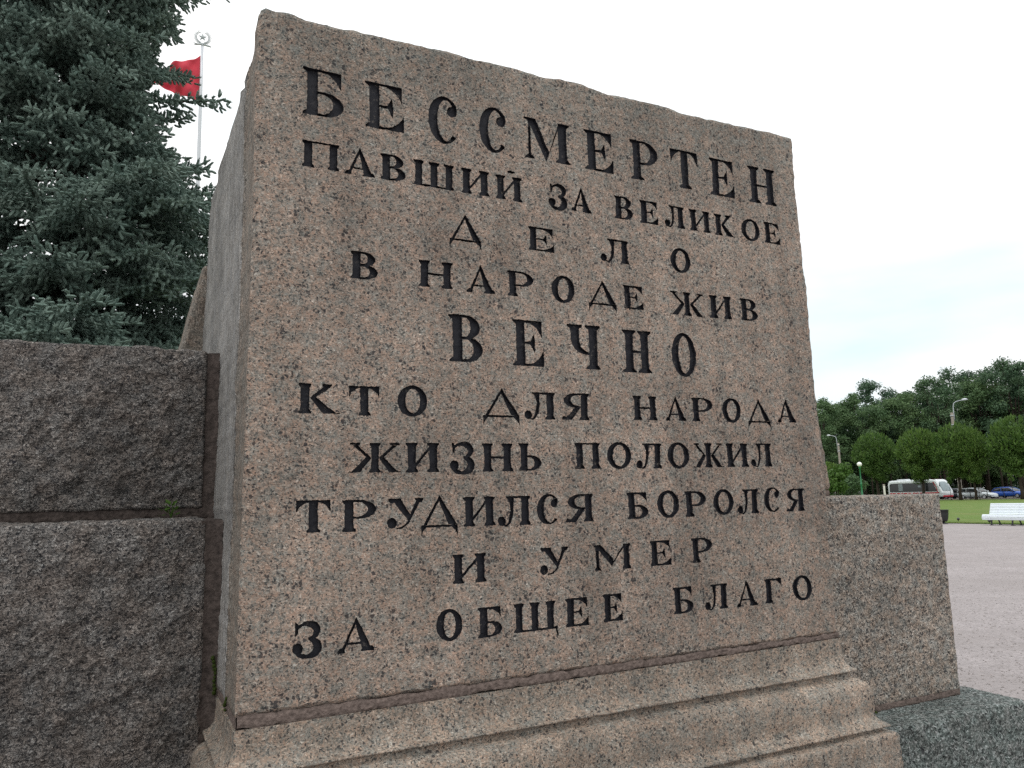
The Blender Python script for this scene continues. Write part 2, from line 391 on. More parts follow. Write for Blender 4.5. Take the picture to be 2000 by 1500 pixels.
def glyph(ch, a, big):
    t = (0.228 if big else 0.292) * min(1.0, 0.75 + 0.25 * a)
    s = 0.056 if big else 0.076
    e = 0.085 if big else 0.07
    P = []
    add = lambda pts, holes=None: P.append((pts, holes or []))
    def serif(x0, x1, y, up, l=True, r=True):        # flat foot (up=1) or head (up=-1) with small brackets
        xl = x0 - (e if l else 0); xr = x1 + (e if r else 0)
        pts = [(xl, y), (xr, y), (xr, y + up * s * 0.75)] + ([(x1, y + up * s * 1.9)] if r else []) + ([(x0, y + up * s * 1.9)] if l else []) + [(xl, y + up * s * 0.75)]
        add(pts)
    def stem(x0, y0=0.0, y1=1.0, bl=True, br=True, tl=True, tr=True, w=None):
        x1 = x0 + (w or t)
        add([(x0, y0), (x1, y0), (x1, y1), (x0, y1)])
        if bl or br: serif(x0, x1, y0, 1, bl, br)
        if tl or tr: serif(x0, x1, y1, -1, tl, tr)
    def bowl(x0, y0, y1, xr, side=1):                # side=-1 mirrors about x0
        w = abs(xr - x0); xm = 0.22 * w; rx = w - xm; ry = (y1 - y0) / 2; cy = (y0 + y1) / 2
        tt = min(t, rx * 0.72)
        out = [(0, y0)] + ell(xm, cy, rx, ry, -math.pi / 2, math.pi / 2, 16) + [(0, y1)]
        inn = [(0, y0 + s)] + ell(xm * 0.8, cy, rx + 0.2 * xm - tt, ry - s, -math.pi / 2, math.pi / 2, 14) + [(0, y1 - s)]
        f = lambda L: [(x0 + side * px, py) for px, py in L]
        add(f(out) + f(inn)[::-1])
    def beak(x, y, dirn, ln, h):                     # triangular serif hanging from an arm's end
        add([(x - ln, y), (x, y), (x, y + dirn * h)] + bez((x - 0.02, y + dirn * h), (x - 0.08, y + dirn * (s + 0.10)), (x - ln, y + dirn * s), 6))
    def arm(x0, x1, y0, y1): add([(x0, y0), (x1, y0), (x1, y1), (x0, y1)])
    def ball(cx, cy, r): add(ell(cx, cy, r, r * 1.05, n=18))
    x0 = e
    if ch in 'БВРЬЕГ':
        if ch == 'Р' : stem(x0, tr=False)
        elif ch == 'Ь': stem(x0, br=False)
        elif ch == 'Г': stem(x0, tr=False)
        else: stem(x0, br=False, tr=False)
        xs = x0 + t
        if ch == 'Р': bowl(xs - 0.01, 0.40, 1.0, a)
        if ch == 'Ь': bowl(xs - 0.01, 0.0, 0.56, a)
        if ch == 'Б':
            bowl(xs - 0.01, 0.0, 0.53, a); arm(xs - 0.01, a * 0.94, 1 - s, 1); beak(a * 0.94, 1, -1, 0.36 * a, 0.36)
        if ch == 'В':
            bowl(xs - 0.01, 0.48, 1.0, a * 0.92); bowl(xs - 0.01, 0.0, 0.53, a)
        if ch == 'Г': arm(xs - 0.01, a, 1 - s, 1); beak(a, 1, -1, 0.38 * a, 0.38)
        if ch == 'Е':
            arm(xs - 0.01, a * 0.96, 1 - s, 1); beak(a * 0.96, 1, -1, 0.40 * a, 0.36)
            arm(xs - 0.01, a, 0, s); beak(a, 0, 1, 0.40 * a, 0.34)
            add([(xs - 0.01, 0.525), (a * 0.58, 0.545), (a * 0.70, 0.73), (a * 0.725, 0.5), (a * 0.71, 0.27), (a * 0.58, 0.465), (xs - 0.01, 0.475)])
    elif ch == 'С':
        n = 26; ang = [R(48 + (318 - 48) * i / n) for i in range(n + 1)]
        out = [(a * 0.54 + a * 0.54 * math.cos(q), 0.5 + 0.535 * math.sin(q)) for q in ang]
        inn = [(a * 0.60 + (a * 0.60 - t) * math.cos(q), 0.5 + 0.46 * math.sin(q)) for q in ang]
        add(out + inn[::-1]); r = 0.115 if big else 0.14
        ball(a * 0.80, 0.71, r)
        add(bez(out[0], (a * 1.0, 0.86), (a * 0.80 + r, 0.70), 6) + [(a * 0.80, 0.72), inn[0]])
        add([out[-1], (a * 0.99, 0.27), (a * 1.0, 0.22)] + bez((a * 1.0, 0.22), (a * 0.9, 0.04), (a * 0.62, -0.03), 6) + [inn[-3]])
    elif ch == 'О':
        add(ell(a / 2, 0.5, a / 2, 0.53, n=40), [ell(a / 2 + 0.01, 0.5, a / 2 - t * 0.92, 0.53 - s * 1.5, n=34)])
    elif ch == 'М':
        th = s * 1.25; vx = a * 0.47; vy = -0.02 if big else 0.14
        stem(x0 + 0.02, bl=True, br=True, tl=False, tr=False, w=th if big else th * 1.6)
        add([(0, 1), (x0 + t * 0.95, 1), (vx + 0.09, vy + 0.26), (vx, vy), (x0 + th * 0.6, 0.90), (0, 1 - s * 0.8)])
        xr = a - e - t; add([(vx + 0.0, vy), (vx + 0.05, vy + 0.16), (xr + 0.02, 0.98), (xr + 0.02, 0.86)])
        stem(xr, tl=False)
    elif ch == 'Н':
        xr = a - e - t; stem(x0); stem(xr); arm(x0 + t - 0.01, xr + 0.01, 0.46, 0.46 + s * 1.1)
    elif ch == 'П':
        xr = a - e - t; stem(x0, tr=False); stem(xr, tl=False); arm(x0 + t - 0.01, xr + 0.01, 1 - s, 1)
    elif ch == 'Т':
        stem(a / 2 - t / 2, tl=False, tr=False); arm(0, a, 1 - s, 1)
        beak(a, 1, -1, 0.30 * a, 0.36)
        add([(0.30 * a, 1), (0, 1), (0, 0.64)] + bez((0.02, 0.64), (0.08, 0.9 - s), (0.30 * a, 1 - s), 6))
    elif ch in 'АД':
        ax = a * 0.50; th = s * 1.35; yb = 0.0 if ch == 'А' else s
        lx = a * 0.13 if ch == 'А' else a * 0.06; rx = a * 0.90 if ch == 'А' else a * 0.99
        add([(lx, yb), (lx + th * 1.2, yb), (ax + 0.02, 0.90), (ax + 0.01, 1.06), (ax - 0.03, 0.98)])
        add([(ax + 0.01, 1.07), (ax - 0.045, 0.95), (rx - t * 1.12, yb), (rx, yb)])
        if ch == 'А':
            arm(a * 0.24, a * 0.66, 0.235, 0.235 + s * 0.9); serif(lx, lx + th, 0, 1); serif(rx - t * 1.08, rx - 0.02, 0, 1)
        else:
            arm(0, a, 0, s); add([(0, s), (0, -0.30), (a * 0.05, -0.13), (a * 0.14, 0.0)]); add([(a, s), (a, -0.31), (a * 0.93, -0.12), (a * 0.83, 0.0)])
    elif ch == 'Л':
        xr = a - e - t; r = 0.155
        stem(xr, tl=False); arm(a * 0.26, xr + 0.01, 1 - s, 1)
        add([(a * 0.24, 1), (a * 0.50, 1), (a * 0.495, 0.78)] + bez((a * 0.49, 0.7), (a * 0.50, 0.08), (a * 0.27, -0.03), 8) + bez((a * 0.2, 0.0), (a * 0.37, 0.08), (a * 0.385, 0.62), 8) + [(a * 0.34, 0.86)])
        ball(r * 0.98, 0.16, r); add([(0.05, 0.06), (a * 0.27, -0.03), (a * 0.30, 0.03), (0.2, 0.06)])
    elif ch == 'Я':
        xr = a - e - t; stem(xr, bl=True, tl=False); bowl(xr + 0.01, 0.45, 1.0, xr - (xr - a * 0.10), -1) if False else None
        w = xr + 0.01 - a * 0.09
        xm = 0.22 * w; rx = w - xm; tt = min(t, rx * 0.75); f = lambda L: [(xr + 0.01 - px, py) for px, py in L]
        out = [(0, 0.45)] + ell(xm, 0.725, rx, 0.275, -math.pi / 2, math.pi / 2, 16) + [(0, 1.0)]
        inn = [(0, 0.45 + s)] + ell(xm * 0.8, 0.725, rx + 0.2 * xm - tt, 0.275 - s, -math.pi / 2, math.pi / 2, 14) + [(0, 1 - s)]
        add(f(out) + f(inn)[::-1])
        add([(a * 0.10, 0), (a * 0.10 + t * 1.1, 0), (xr - 0.0, 0.47), (xr - t * 0.9, 0.47)]); serif(a * 0.07, a * 0.07 + t, 0, 1, True, False)
    elif ch == 'З':
        up = [(a * 0.50 + a * 0.36 * math.cos(q), 0.74 + 0.235 * math.sin(q)) for q in [R(165 - 245 * i / 16) for i in range(17)]]
        wu = [s * 1.2 + (t * 0.80 - s) * max(0.0, math.sin(math.pi * (i / 16 - 0.22) / 0.72)) if 0.22 < i / 16 < 0.94 else s * 1.2 for i in range(17)]
        P.append(stroke(up, wu))
        lo = [(a * 0.50 + a * 0.385 * math.cos(q), 0.255 + 0.265 * math.sin(q)) for q in [R(82 - 290 * i / 20) for i in range(21)]]
        wl = [s * 1.2 + (t * 0.92 - s) * max(0.0, math.sin(math.pi * i / 20 / 0.62)) if i / 20 < 0.62 else s * 1.9 for i in range(21)]
        P.append(stroke(lo, wl)); ball(a * 0.19, 0.24, 0.165)
        add([(a * 0.09, 1.04), (a * 0.19, 0.99), (a * 0.24, 0.86), (a * 0.20, 0.70), (a * 0.11, 0.60)])
    elif ch in 'ИЙ':
        xr = a - e - t; stem(x0); stem(xr)
        add([(x0 + t - 0.02, 0.16), (x0 + t - 0.02, 0.30), (xr + 0.02, 0.90), (xr + 0.02, 0.76)])
        if ch == 'Й': add(ell(a * 0.60, 1.20, 0.17, 0.065, n=16))
    elif ch in 'ШЩ':
        tail = 0.13 if ch == 'Щ' else 0.0; aa = a - tail; tt = t * 0.95
        g = (aa - 2 * e - 3 * tt) / 2
        for i in range(3): stem(x0 + i * (tt + g), bl=(i == 0), br=(i == 2 and ch == 'Ш'), w=tt)
        arm(x0, x0 + 3 * tt + 2 * g, 0, s)
        if ch == 'Щ': add([(aa - e - 0.02, 0), (aa - e - 0.02, s), (a - 0.06, s * 1.6), (a, -0.27), (a - 0.06, -0.22), (a - 0.12, 0)])
    elif ch == 'К':
        stem(x0); xk = x0 + t + 0.02
        add([(xk, 0.52), (xk + 0.08, 0.44), (a * 0.80, 1 - s), (a * 0.62, 1 - s)]); serif(a * 0.62, a * 0.76, 1, -1)
        add([(xk, 0.50), (xk + 0.10, 0.62), (a * 0.90, 0.03), (a, s * 0.6), (a, 0), (a * 0.60, 0)])
    elif ch == 'Ж':
        c = a / 2; tt = t * 0.88; stem(c - tt / 2, w=tt)
        for sg in (-1, 1):
            m = lambda L: [(c + sg * px, py) for px, py in L]
            h = a / 2
            add(m([(tt * 0.5 + 0.01, 0.50), (tt * 0.5 + 0.06, 0.42), (h * 0.86, 1 - s), (h * 0.68, 1 - s)]))
            add(m([(h * 0.58, 1), (h * 0.95, 1), (h * 0.95, 1 - s), (h * 0.58, 1 - s)]))
            add(m([(tt * 0.5 + 0.01, 0.48), (tt * 0.5 + 0.10, 0.60), (h * 0.88, 0.03), (h, s * 0.6), (h, 0), (h * 0.56, 0)]))
    elif ch == 'У':
        r = 0.17
        add([(a * 0.10, 1), (a * 0.10 + t * 1.15, 1), (a * 0.62, 0.45), (a * 0.60, 0.20)]); serif(a * 0.09, a * 0.09 + t * 1.1, 1, -1)
        add([(a * 0.80, 1), (a * 0.93, 1), (a * 0.62, 0.28)] + bez((a * 0.60, 0.22), (a * 0.47, -0.02), (a * 0.24, -0.01), 8) + bez((a * 0.24, 0.04), (a * 0.45, 0.05), (a * 0.54, 0.25), 8) + [(a * 0.58, 0.38)])
        serif(a * 0.80, a * 0.92, 1, -1); ball(r * 0.98, 0.19, r)
    elif ch == 'Ч':
        xr = a - e - t; stem(xr)
        add([(x0, 1), (x0 + t, 1), (x0 + t, 0.62)] + bez((x0 + t, 0.60), (x0 + t + 0.04, 0.42), (xr + 0.01, 0.37), 8) + bez((xr + 0.01, 0.31), (x0 + 0.05, 0.32), (x0, 0.66), 8)); serif(x0, x0 + t, 1, -1)
    return P

# (character, left edge, width, baseline, cap height) in metres on the face
LETTERS = [
('Б',0.157,0.130,1.778,0.157), ('Е',0.358,0.130,1.775,0.158), ('С',0.573,0.108,1.770,0.161),
('С',0.761,0.104,1.771,0.160), ('М',0.938,0.189,1.773,0.155), ('Е',1.190,0.127,1.771,0.158),
('Р',1.396,0.131,1.768,0.160), ('Т',1.590,0.136,1.769,0.158), ('Е',1.784,0.128,1.766,0.157),
('Н',1.990,0.151,1.765,0.160), ('П',0.158,0.116,1.605,0.086), ('А',0.284,0.111,1.603,0.089),
('В',0.408,0.085,1.603,0.089), ('Ш',0.519,0.145,1.602,0.089), ('И',0.691,0.104,1.601,0.089),
('Й',0.819,0.103,1.600,0.088), ('З',1.029,0.074,1.599,0.090), ('А',1.116,0.100,1.600,0.090),
('В',1.313,0.083,1.599,0.090), ('Е',1.426,0.084,1.596,0.091), ('Л',1.540,0.099,1.597,0.089),
('И',1.665,0.105,1.598,0.088), ('К',1.793,0.103,1.596,0.090), ('О',1.932,0.098,1.594,0.090),
('Е',2.056,0.087,1.595,0.091), ('Д',0.644,0.115,1.429,0.090), ('Е',0.942,0.103,1.430,0.087),
('Л',1.240,0.127,1.424,0.089), ('О',1.558,0.098,1.419,0.094), ('В',0.310,0.088,1.262,0.089),
('Н',0.535,0.118,1.259,0.089), ('А',0.694,0.120,1.256,0.092), ('Р',0.854,0.103,1.256,0.090),
('О',1.029,0.094,1.253,0.094), ('Д',1.181,0.118,1.256,0.088), ('Е',1.331,0.090,1.253,0.089),
('Ж',1.544,0.169,1.248,0.093), ('И',1.739,0.109,1.250,0.092), ('В',1.894,0.091,1.252,0.091),
('В',0.636,0.121,1.017,0.158), ('Е',0.867,0.121,1.015,0.160), ('Ч',1.084,0.136,1.016,0.160),
('Н',1.315,0.130,1.014,0.158), ('О',1.539,0.115,1.012,0.162), ('К',0.155,0.123,0.835,0.090),
('Т',0.307,0.096,0.832,0.091), ('О',0.460,0.098,0.835,0.094), ('Д',0.753,0.134,0.837,0.092),
('Л',0.906,0.119,0.833,0.093), ('Я',1.049,0.113,0.834,0.094), ('Н',1.349,0.107,0.839,0.089),
('А',1.486,0.114,0.840,0.088), ('Р',1.620,0.101,0.840,0.090), ('О',1.766,0.095,0.840,0.091),
('Д',1.895,0.118,0.840,0.089), ('А',2.041,0.116,0.844,0.090), ('Ж',0.305,0.164,0.659,0.090),
('И',0.486,0.111,0.658,0.092), ('З',0.632,0.084,0.656,0.094), ('Н',0.746,0.111,0.658,0.092),
('Ь',0.879,0.085,0.660,0.091), ('П',1.096,0.105,0.664,0.090), ('О',1.228,0.103,0.665,0.091),
('Л',1.352,0.114,0.664,0.090), ('О',1.493,0.100,0.665,0.092), ('Ж',1.612,0.142,0.666,0.091),
('И',1.771,0.111,0.666,0.091), ('Л',1.893,0.110,0.667,0.091), ('Т',0.153,0.100,0.487,0.093),
('Р',0.288,0.104,0.484,0.094), ('У',0.425,0.122,0.487,0.092), ('Д',0.534,0.122,0.487,0.093),
('И',0.676,0.112,0.485,0.093), ('Л',0.796,0.121,0.482,0.095), ('С',0.940,0.084,0.483,0.095),
('Я',1.050,0.113,0.484,0.094), ('Б',1.303,0.092,0.486,0.093), ('О',1.435,0.099,0.487,0.094),
('Р',1.560,0.098,0.485,0.093), ('О',1.691,0.099,0.489,0.091), ('Л',1.809,0.107,0.488,0.092),
('С',1.944,0.085,0.492,0.091), ('Я',2.058,0.103,0.489,0.089), ('И',0.636,0.116,0.310,0.090),
('У',0.946,0.114,0.316,0.088), ('М',1.155,0.152,0.317,0.086), ('Е',1.391,0.092,0.319,0.087),
('Р',1.577,0.096,0.319,0.088), ('З',0.147,0.081,0.143,0.092), ('А',0.265,0.128,0.140,0.092),
('О',0.579,0.087,0.143,0.091), ('Б',0.718,0.085,0.139,0.092), ('Щ',0.845,0.165,0.142,0.090),
('Е',1.037,0.089,0.142,0.092), ('Е',1.185,0.079,0.145,0.091), ('Б',1.482,0.090,0.145,0.092),
('Л',1.625,0.109,0.146,0.090), ('А',1.765,0.121,0.145,0.091), ('Г',1.916,0.088,0.147,0.090),
('О',2.060,0.102,0.146,0.091)]


def inside(P, poly):
    A = np.asarray(poly); B = np.roll(A, -1, 0); r = np.zeros(len(P), dtype=bool)
    x, y = P[:, 0], P[:, 1]
    for (x0, y0), (x1, y1) in zip(A, B):
        if y0 == y1: continue
        c = ((y0 > y) != (y1 > y)) & (x < (x1 - x0) * (y - y0) / (y1 - y0) + x0)
        r ^= c
    return r

cdtV = [Vector(p) for p in outline]; nO = len(cdtV)
cdtE = [(i, (i + 1) % nO) for i in range(nO)]
pieces = []
for li, (ch, lu, lw, lv, lh) in enumerate(LETTERS):
    lst = []
    sl = random.uniform(-0.012, 0.012)
    for poly, holes in glyph(ch, lw / lh, lh > 0.12):
        loops = []
        for lp in [poly] + holes:
            q = [(lu + (px + sl * py) * lh, lv + py * lh) for px, py in lp]
            q = resample(q, 0.0065)
            q = [(px + random.gauss(0, 0.0006), pz + random.gauss(0, 0.0006)) for px, pz in q]
            k = len(cdtV); cdtV += [Vector(p) for p in q]; n = len(q)
            cdtE += [(k + i, k + (i + 1) % n) for i in range(n)]
            loops.append(q)
        lst.append(loops)
    pieces.append(lst)
gx = np.arange(0.0, 2.31, 0.0125); gz = np.arange(0.0, 2.13, 0.0125)
G = np.stack(np.meshgrid(gx, gz), -1).reshape(-1, 2); G = G + rng.uniform(-0.004, 0.004, G.shape)
G = G[inside(G, outline)]; G = G[edge_dist(G) > 0.004]
ring2 = np.array([(x, z) for x, z in outline]); cen = np.array([1.145, 1.05])
cdtV += [Vector((float(x), float(z))) for x, z in G]
cv, ce, cf, _, _, _ = delaunay_2d_cdt(cdtV, cdtE, [], 0, 1e-6)
CV = np.array([(v.x, v.y) for v in cv]); CF = np.array([tuple(f) for f in cf])
CT = CV[CF].mean(1)
keep = inside(CT, outline); CF = CF[keep]; CT = CT[keep]
owner = np.full(len(CF), -1)
for li, lst in enumerate(pieces):
    allp = np.array([p for loops in lst for lp in loops for p in lp])
    lo, hi = allp.min(0) - 0.002, allp.max(0) + 0.002
    cand = np.where((CT[:, 0] > lo[0]) & (CT[:, 0] < hi[0]) & (CT[:, 1] > lo[1]) & (CT[:, 1] < hi[1]))[0]
    ins = np.zeros(len(cand), dtype=bool)
    for loops in lst:
        r_ = inside(CT[cand], loops[0])
        for h_ in loops[1:]: r_ &= ~inside(CT[cand], h_)
        ins |= r_
    owner[cand[ins]] = li
FY = face_y(CV, edge_dist(CV))
front3 = np.stack([CV[:, 0], FY, CV[:, 1]], 1)
FF = CF[owner < 0]

# block sides, top and back: loops of the outline carried backwards
def wb(z): return 1.41 + 0.26 * min(1.0, max(0.0, (2.05 - z) / 0.75)) + 0.10 * max(0.0, (1.3 - z) / 1.3)
oy = face_y(OA, np.zeros(nO))
nrm = np.roll(OA, -1, 0) - np.roll(OA, 1, 0); nrm = np.stack([-nrm[:, 1], nrm[:, 0]], 1); nrm /= np.linalg.norm(nrm, axis=1)[:, None] + 1e-9
ts = [0, 0.006, 0.012, 0.02, 0.03, 0.042, 0.055, 0.07, 0.085, 0.1, 0.108, 0.115, 0.118, 0.122, 0.126, 0.128, 0.132, 0.136, 0.14, 0.15, 0.165, 0.18, 0.2, 0.23, 0.26, 0.3, 0.34, 0.38, 0.43, 0.48, 0.54, 0.6, 0.66, 0.72, 0.78, 0.84, 0.9, 0.95, 1.0]
rings = []
for k, tt in enumerate(ts):
    rg = []
    for i, (x, z) in enumerate(OA):
        b = wb(z); y = oy[i] + (b - oy[i]) * tt
        sm = min(1.0, (y - oy[i]) / 0.06)
        top = min(1.0, max(0.0, (z - 1.95) / 0.14))
        zz = z - 0.075 * top * min(1.0, (y - oy[i]) / 0.11)
        amp = (0.0016 if x < 0.3 and z < 2.03 else 0.008) * sm
        if k == 0: amp = 0
        d = amp * fr(x * 14, y * 14, z * 14) + (0.004 * sm * fr(x * 3, y * 3, z * 3, 1.0, 2))
        groove = (-0.011 if 0.208 < y < 0.226 else (0.005 if 0.19 < y < 0.208 or 0.226 < y < 0.236 else 0)) if x < 0.2 and z < 2.02 else 0
        rg.append((x + nrm[i, 0] * (d + groove), y, zz + nrm[i, 1] * d))
    rings.append(rg)
rings = np.array(rings)
SV = rings.reshape(-1, 3); nv = len(front3)
SF = []; SM = []
for k in range(len(ts) - 1):
    for i in range(nO):
        j = (i + 1) % nO
        SF.append((nv + k * nO + i, nv + (k + 1) * nO + i, nv + (k + 1) * nO + j, nv + k * nO + j))
        x, z = OA[i]; y = rings[k][i][1]
        SM.append(0 if y < 0.012 else (2 if (x < 0.03 and y < 0.208) else (1 if x < 0.03 else 0)))
SF.append(tuple(nv + (len(ts) - 1) * nO + i for i in range(nO))); SM.append(0)
allF = [tuple(f) for f in FF] + SF
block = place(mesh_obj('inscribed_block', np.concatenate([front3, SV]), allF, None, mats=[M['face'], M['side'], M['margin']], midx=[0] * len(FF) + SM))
block.data.polygons.foreach_set('use_smooth', np.concatenate([np.zeros(len(FF), dtype=bool), np.array(SM) > 0]))
tag(block, 'tall pink granite block carved with ten lines of black Cyrillic lettering', 'memorial stone')
for li in range(len(LETTERS)):
    T = CF[owner == li]
    if not len(T): continue
    ids, inv = np.unique(T, return_inverse=True); inv = inv.reshape(-1, 3); n = len(ids)
    top = front3[ids]; flo = top.copy(); flo[:, 1] += 0.015 + 0.0012 * np.array([fr(p[0] * 70, 1, p[2] * 70) for p in top])
    ec = {}
    for f in inv:
        for a_, b_ in ((f[0], f[1]), (f[1], f[2]), (f[2], f[0])): ec[(a_, b_)] = 1
    F = [tuple(f + n) for f in inv]
    for (a_, b_) in ec:
        if (b_, a_) not in ec: F.append((a_, b_, b_ + n, a_ + n))
    mesh_obj('letter', np.concatenate([top, flo]), F, M['paint'], block)

# mortar bed under the block, ragged along both edges
def ragged_strip(x0, x1, z0, z1, y, jz, step=0.008, depth=0.03, freq=22, z0b=None):
    n = max(2, int((x1 - x0) / step)); V = []; F = []
    for i in range(n + 1):
        x = x0 + (x1 - x0) * i / n
        a = z0 + ((z0b - z0) * i / n if z0b is not None else 0) + jz * fr(x * freq, 1.3, 0); b = z1 + jz * fr(x * freq, 7.7, 2)
        yy = y + 0.003 * fr(x * 12, 4, 4, 0.7, 4)
        q_ = lambda f: yy + 0.0025 * fr(x * 55, f * 3, 8, 0.7, 4)
        V += [(x, y + depth, a), (x, q_(0) + 0.002, a), (x, q_(1), a * 0.75 + b * 0.25), (x, q_(2), a * 0.5 + b * 0.5), (x, q_(3), a * 0.25 + b * 0.75), (x, q_(4) + 0.002, b), (x, y + depth, b)]
    for i in range(n):
        for j in range(6): F.append((i * 7 + j, (i + 1) * 7 + j, (i + 1) * 7 + j + 1, i * 7 + j + 1))
    return V, F
V, F = ragged_strip(0.004, 2.289, -0.031, 0.004, 0.002, 0.007, z0b=-0.016)
k = len(V); V += [(x, y, z) for z in (-0.031, 0.003) for y in (0.006, 1.5) for x in (0.0015, 2.2885)]
F += [(k, k + 2, k + 3, k + 1), (k + 4, k + 5, k + 7, k + 6), (k + 2, k + 6, k + 7, k + 3), (k, k + 4, k + 6, k + 2), (k + 1, k + 3, k + 7, k + 5)]
mj = mesh_obj('mortar_joint', V, F, M['mortar'], block)

# ---------------------------------------------------------------- moulded base wrapped round three sides
PROF = [(0.004, -0.030), (0.004, -0.060), (0.005, -0.093), (0.011, -0.110), (0.019, -0.122), (0.028, -0.130), (0.039, -0.133), (0.041, -0.139), (0.030, -0.142), (0.021, -0.147), (0.019, -0.155), (0.023, -0.164),
        (0.040, -0.169), (0.052, -0.175), (0.062, -0.184), (0.070, -0.196), (0.075, -0.212), (0.077, -0.235), (0.078, -0.262), (0.077, -0.285), (0.076, -0.300), (0.080, -0.312), (0.092, -0.322),
        (0.104, -0.329), (0.112, -0.335), (0.113, -0.341), (0.100, -0.345), (0.092, -0.351), (0.096, -0.358), (0.114, -0.361), (0.128, -0.363), (0.132, -0.375), (0.132, -0.42), (0.132, -0.50), (0.133, -0.7), (0.133, GROUND)]
pp = []
for (a, b), (c, d) in zip(PROF[:-1], PROF[1:]):
    k = max(1, int(math.hypot(c - a, d - b) / 0.012)) if b > -0.6 else 6
    for i in range(k): pp.append((a + (c - a) * i / k, b + (d - b) * i / k))
pp.append(PROF[-1])
path = []                                   # (x, y, outward x, outward y)
for y in np.arange(0.9, 0.0, -0.02): path.append((0, y, -1, 0))
path += [(0, 0, -1, -1)]
for x in np.arange(0.015, FACE_W - 0.005, 0.015): path.append((x, 0, 0, -1))
path += [(FACE_W, 0, 1, -1)]
for y in np.arange(0.02, 0.9, 0.02): path.append((FACE_W, y, 1, 0))
V = []
for (x, y, ox, oy_) in path:
    for (o, z) in pp:
        d = 0.0022 * fr(x * 22, y * 22, z * 22) + 0.0035 * fr(x * 5, y * 5, z * 5, 1.0, 3)
        chip = -0.004 * max(0, fr(x * 11, y * 11 + 9, z * 30, 0.8, 3)) 
        V.append((x + ox * (o + d + chip), y + oy_ * (o + d + chip), z + 0.0015 * fr(x * 15 + 5, y * 15, z * 15) + (0.014 * x / FACE_W if z > -0.035 else 0)))
n = len(pp); F = []
for i in range(len(path) - 1):
    for j in range(n - 1): F.append((i * n + j, i * n + j + 1, (i + 1) * n + j + 1, (i + 1) * n + j))
k = len(V); V += [(-0.006, 0.9, -0.0315), (-0.006, -0.003, -0.0315), (FACE_W + 0.003, -0.003, -0.0185), (FACE_W + 0.003, 0.9, -0.0185)]
F.append((k, k + 1, k + 2, k + 3))
base = place(mesh_obj('moulded_base', V, F, M['base'], smooth=True))
tag(base, 'pink granite base with stepped rounded mouldings under the inscribed block', 'stone base')

# ---------------------------------------------------------------- wall stones
def rough_box(x0, x1, y0, y1, z0, z1, res, r, amp, freq, bulge=0.0, margin=0.0, seed=0.0, far=None, sides='FTLRB', shear=None):
    """box of gridded faces with eased arrises; surface moved along its normal by fractal noise"""
    lo = np.array((x0, y0, z0)); hi = np.array((x1, y1, z1))
    V = []; F = []
    def grid(fn, n, m):
        k = len(V)
        for i in range(n + 1):
            for j in range(m + 1): V.append(fn(i / n, j / m))
        for i in range(n):
            for j in range(m): F.append((k + i * (m + 1) + j, k + (i + 1) * (m + 1) + j, k + (i + 1) * (m + 1) + j + 1, k + i * (m + 1) + j + 1))
    nx = max(2, int((x1 - x0) / res)); nz = max(2, int((z1 - z0) / res)); ny = max(2, int((y1 - y0) / (res * 1.6)))
    L = lambda a, b, t: a + (b - a) * t
    if 'F' in sides: grid(lambda s, t: (L(x0, x1, s), y0, L(z0, z1, t)), nx, nz)
    if 'B' in sides: grid(lambda s, t: (L(x0, x1, 1 - s), y1, L(z0, z1, t)), max(2, nx // 4), max(2, nz // 4))
    if 'T' in sides: grid(lambda s, t: (L(x0, x1, s), L(y0, y1, t), z1), nx, ny)
    if 'D' in sides: grid(lambda s, t: (L(x0, x1, 1 - s), L(y0, y1, t), z0), max(2, nx // 4), max(2, ny // 4))
    if 'L' in sides: grid(lambda s, t: (x0, L(y1, y0, s), L(z0, z1, t)), ny, nz)
    if 'R' in sides: grid(lambda s, t: (x1, L(y0, y1, s), L(z0, z1, t)), ny, nz)
    out = []
    il, ih = lo + r, hi - r
    for p in V:
        p = np.array(p); q = np.minimum(np.maximum(p, il), ih); d = p - q; l = np.linalg.norm(d)
        nn = d / l if l > 1e-9 else np.array((0, -1.0, 0))
        p2 = q + nn * r if l > 1e-9 else p
        a = fr(p[0] * freq + seed, p[1] * freq, p[2] * freq, 0.75, 5)
        f = 1.0; bl = 0.0
        if nn[1] < -0.5:
            de = min(p[0] - x0, x1 - p[0], p[2] - z0, z1 - p[2])
            if margin: f = 0.25 + 0.75 * min(1.0, max(0.0, de / margin)) ** 1.5
            bl = bulge * min(1.0, max(0.0, de / 0.12))
        else: f = 0.45
        p2 = p2 + nn * (a * amp * f + bl)
        if shear: p2 = shear(p2)
        out.append(p2)
    return out, F

def stone(name, label, cat, mat, *args, group=None, **kw):
    V, F = rough_box(*args, **kw)
    return tag(place(mesh_obj(name, V, F, mat, smooth=False)), label, cat, group)

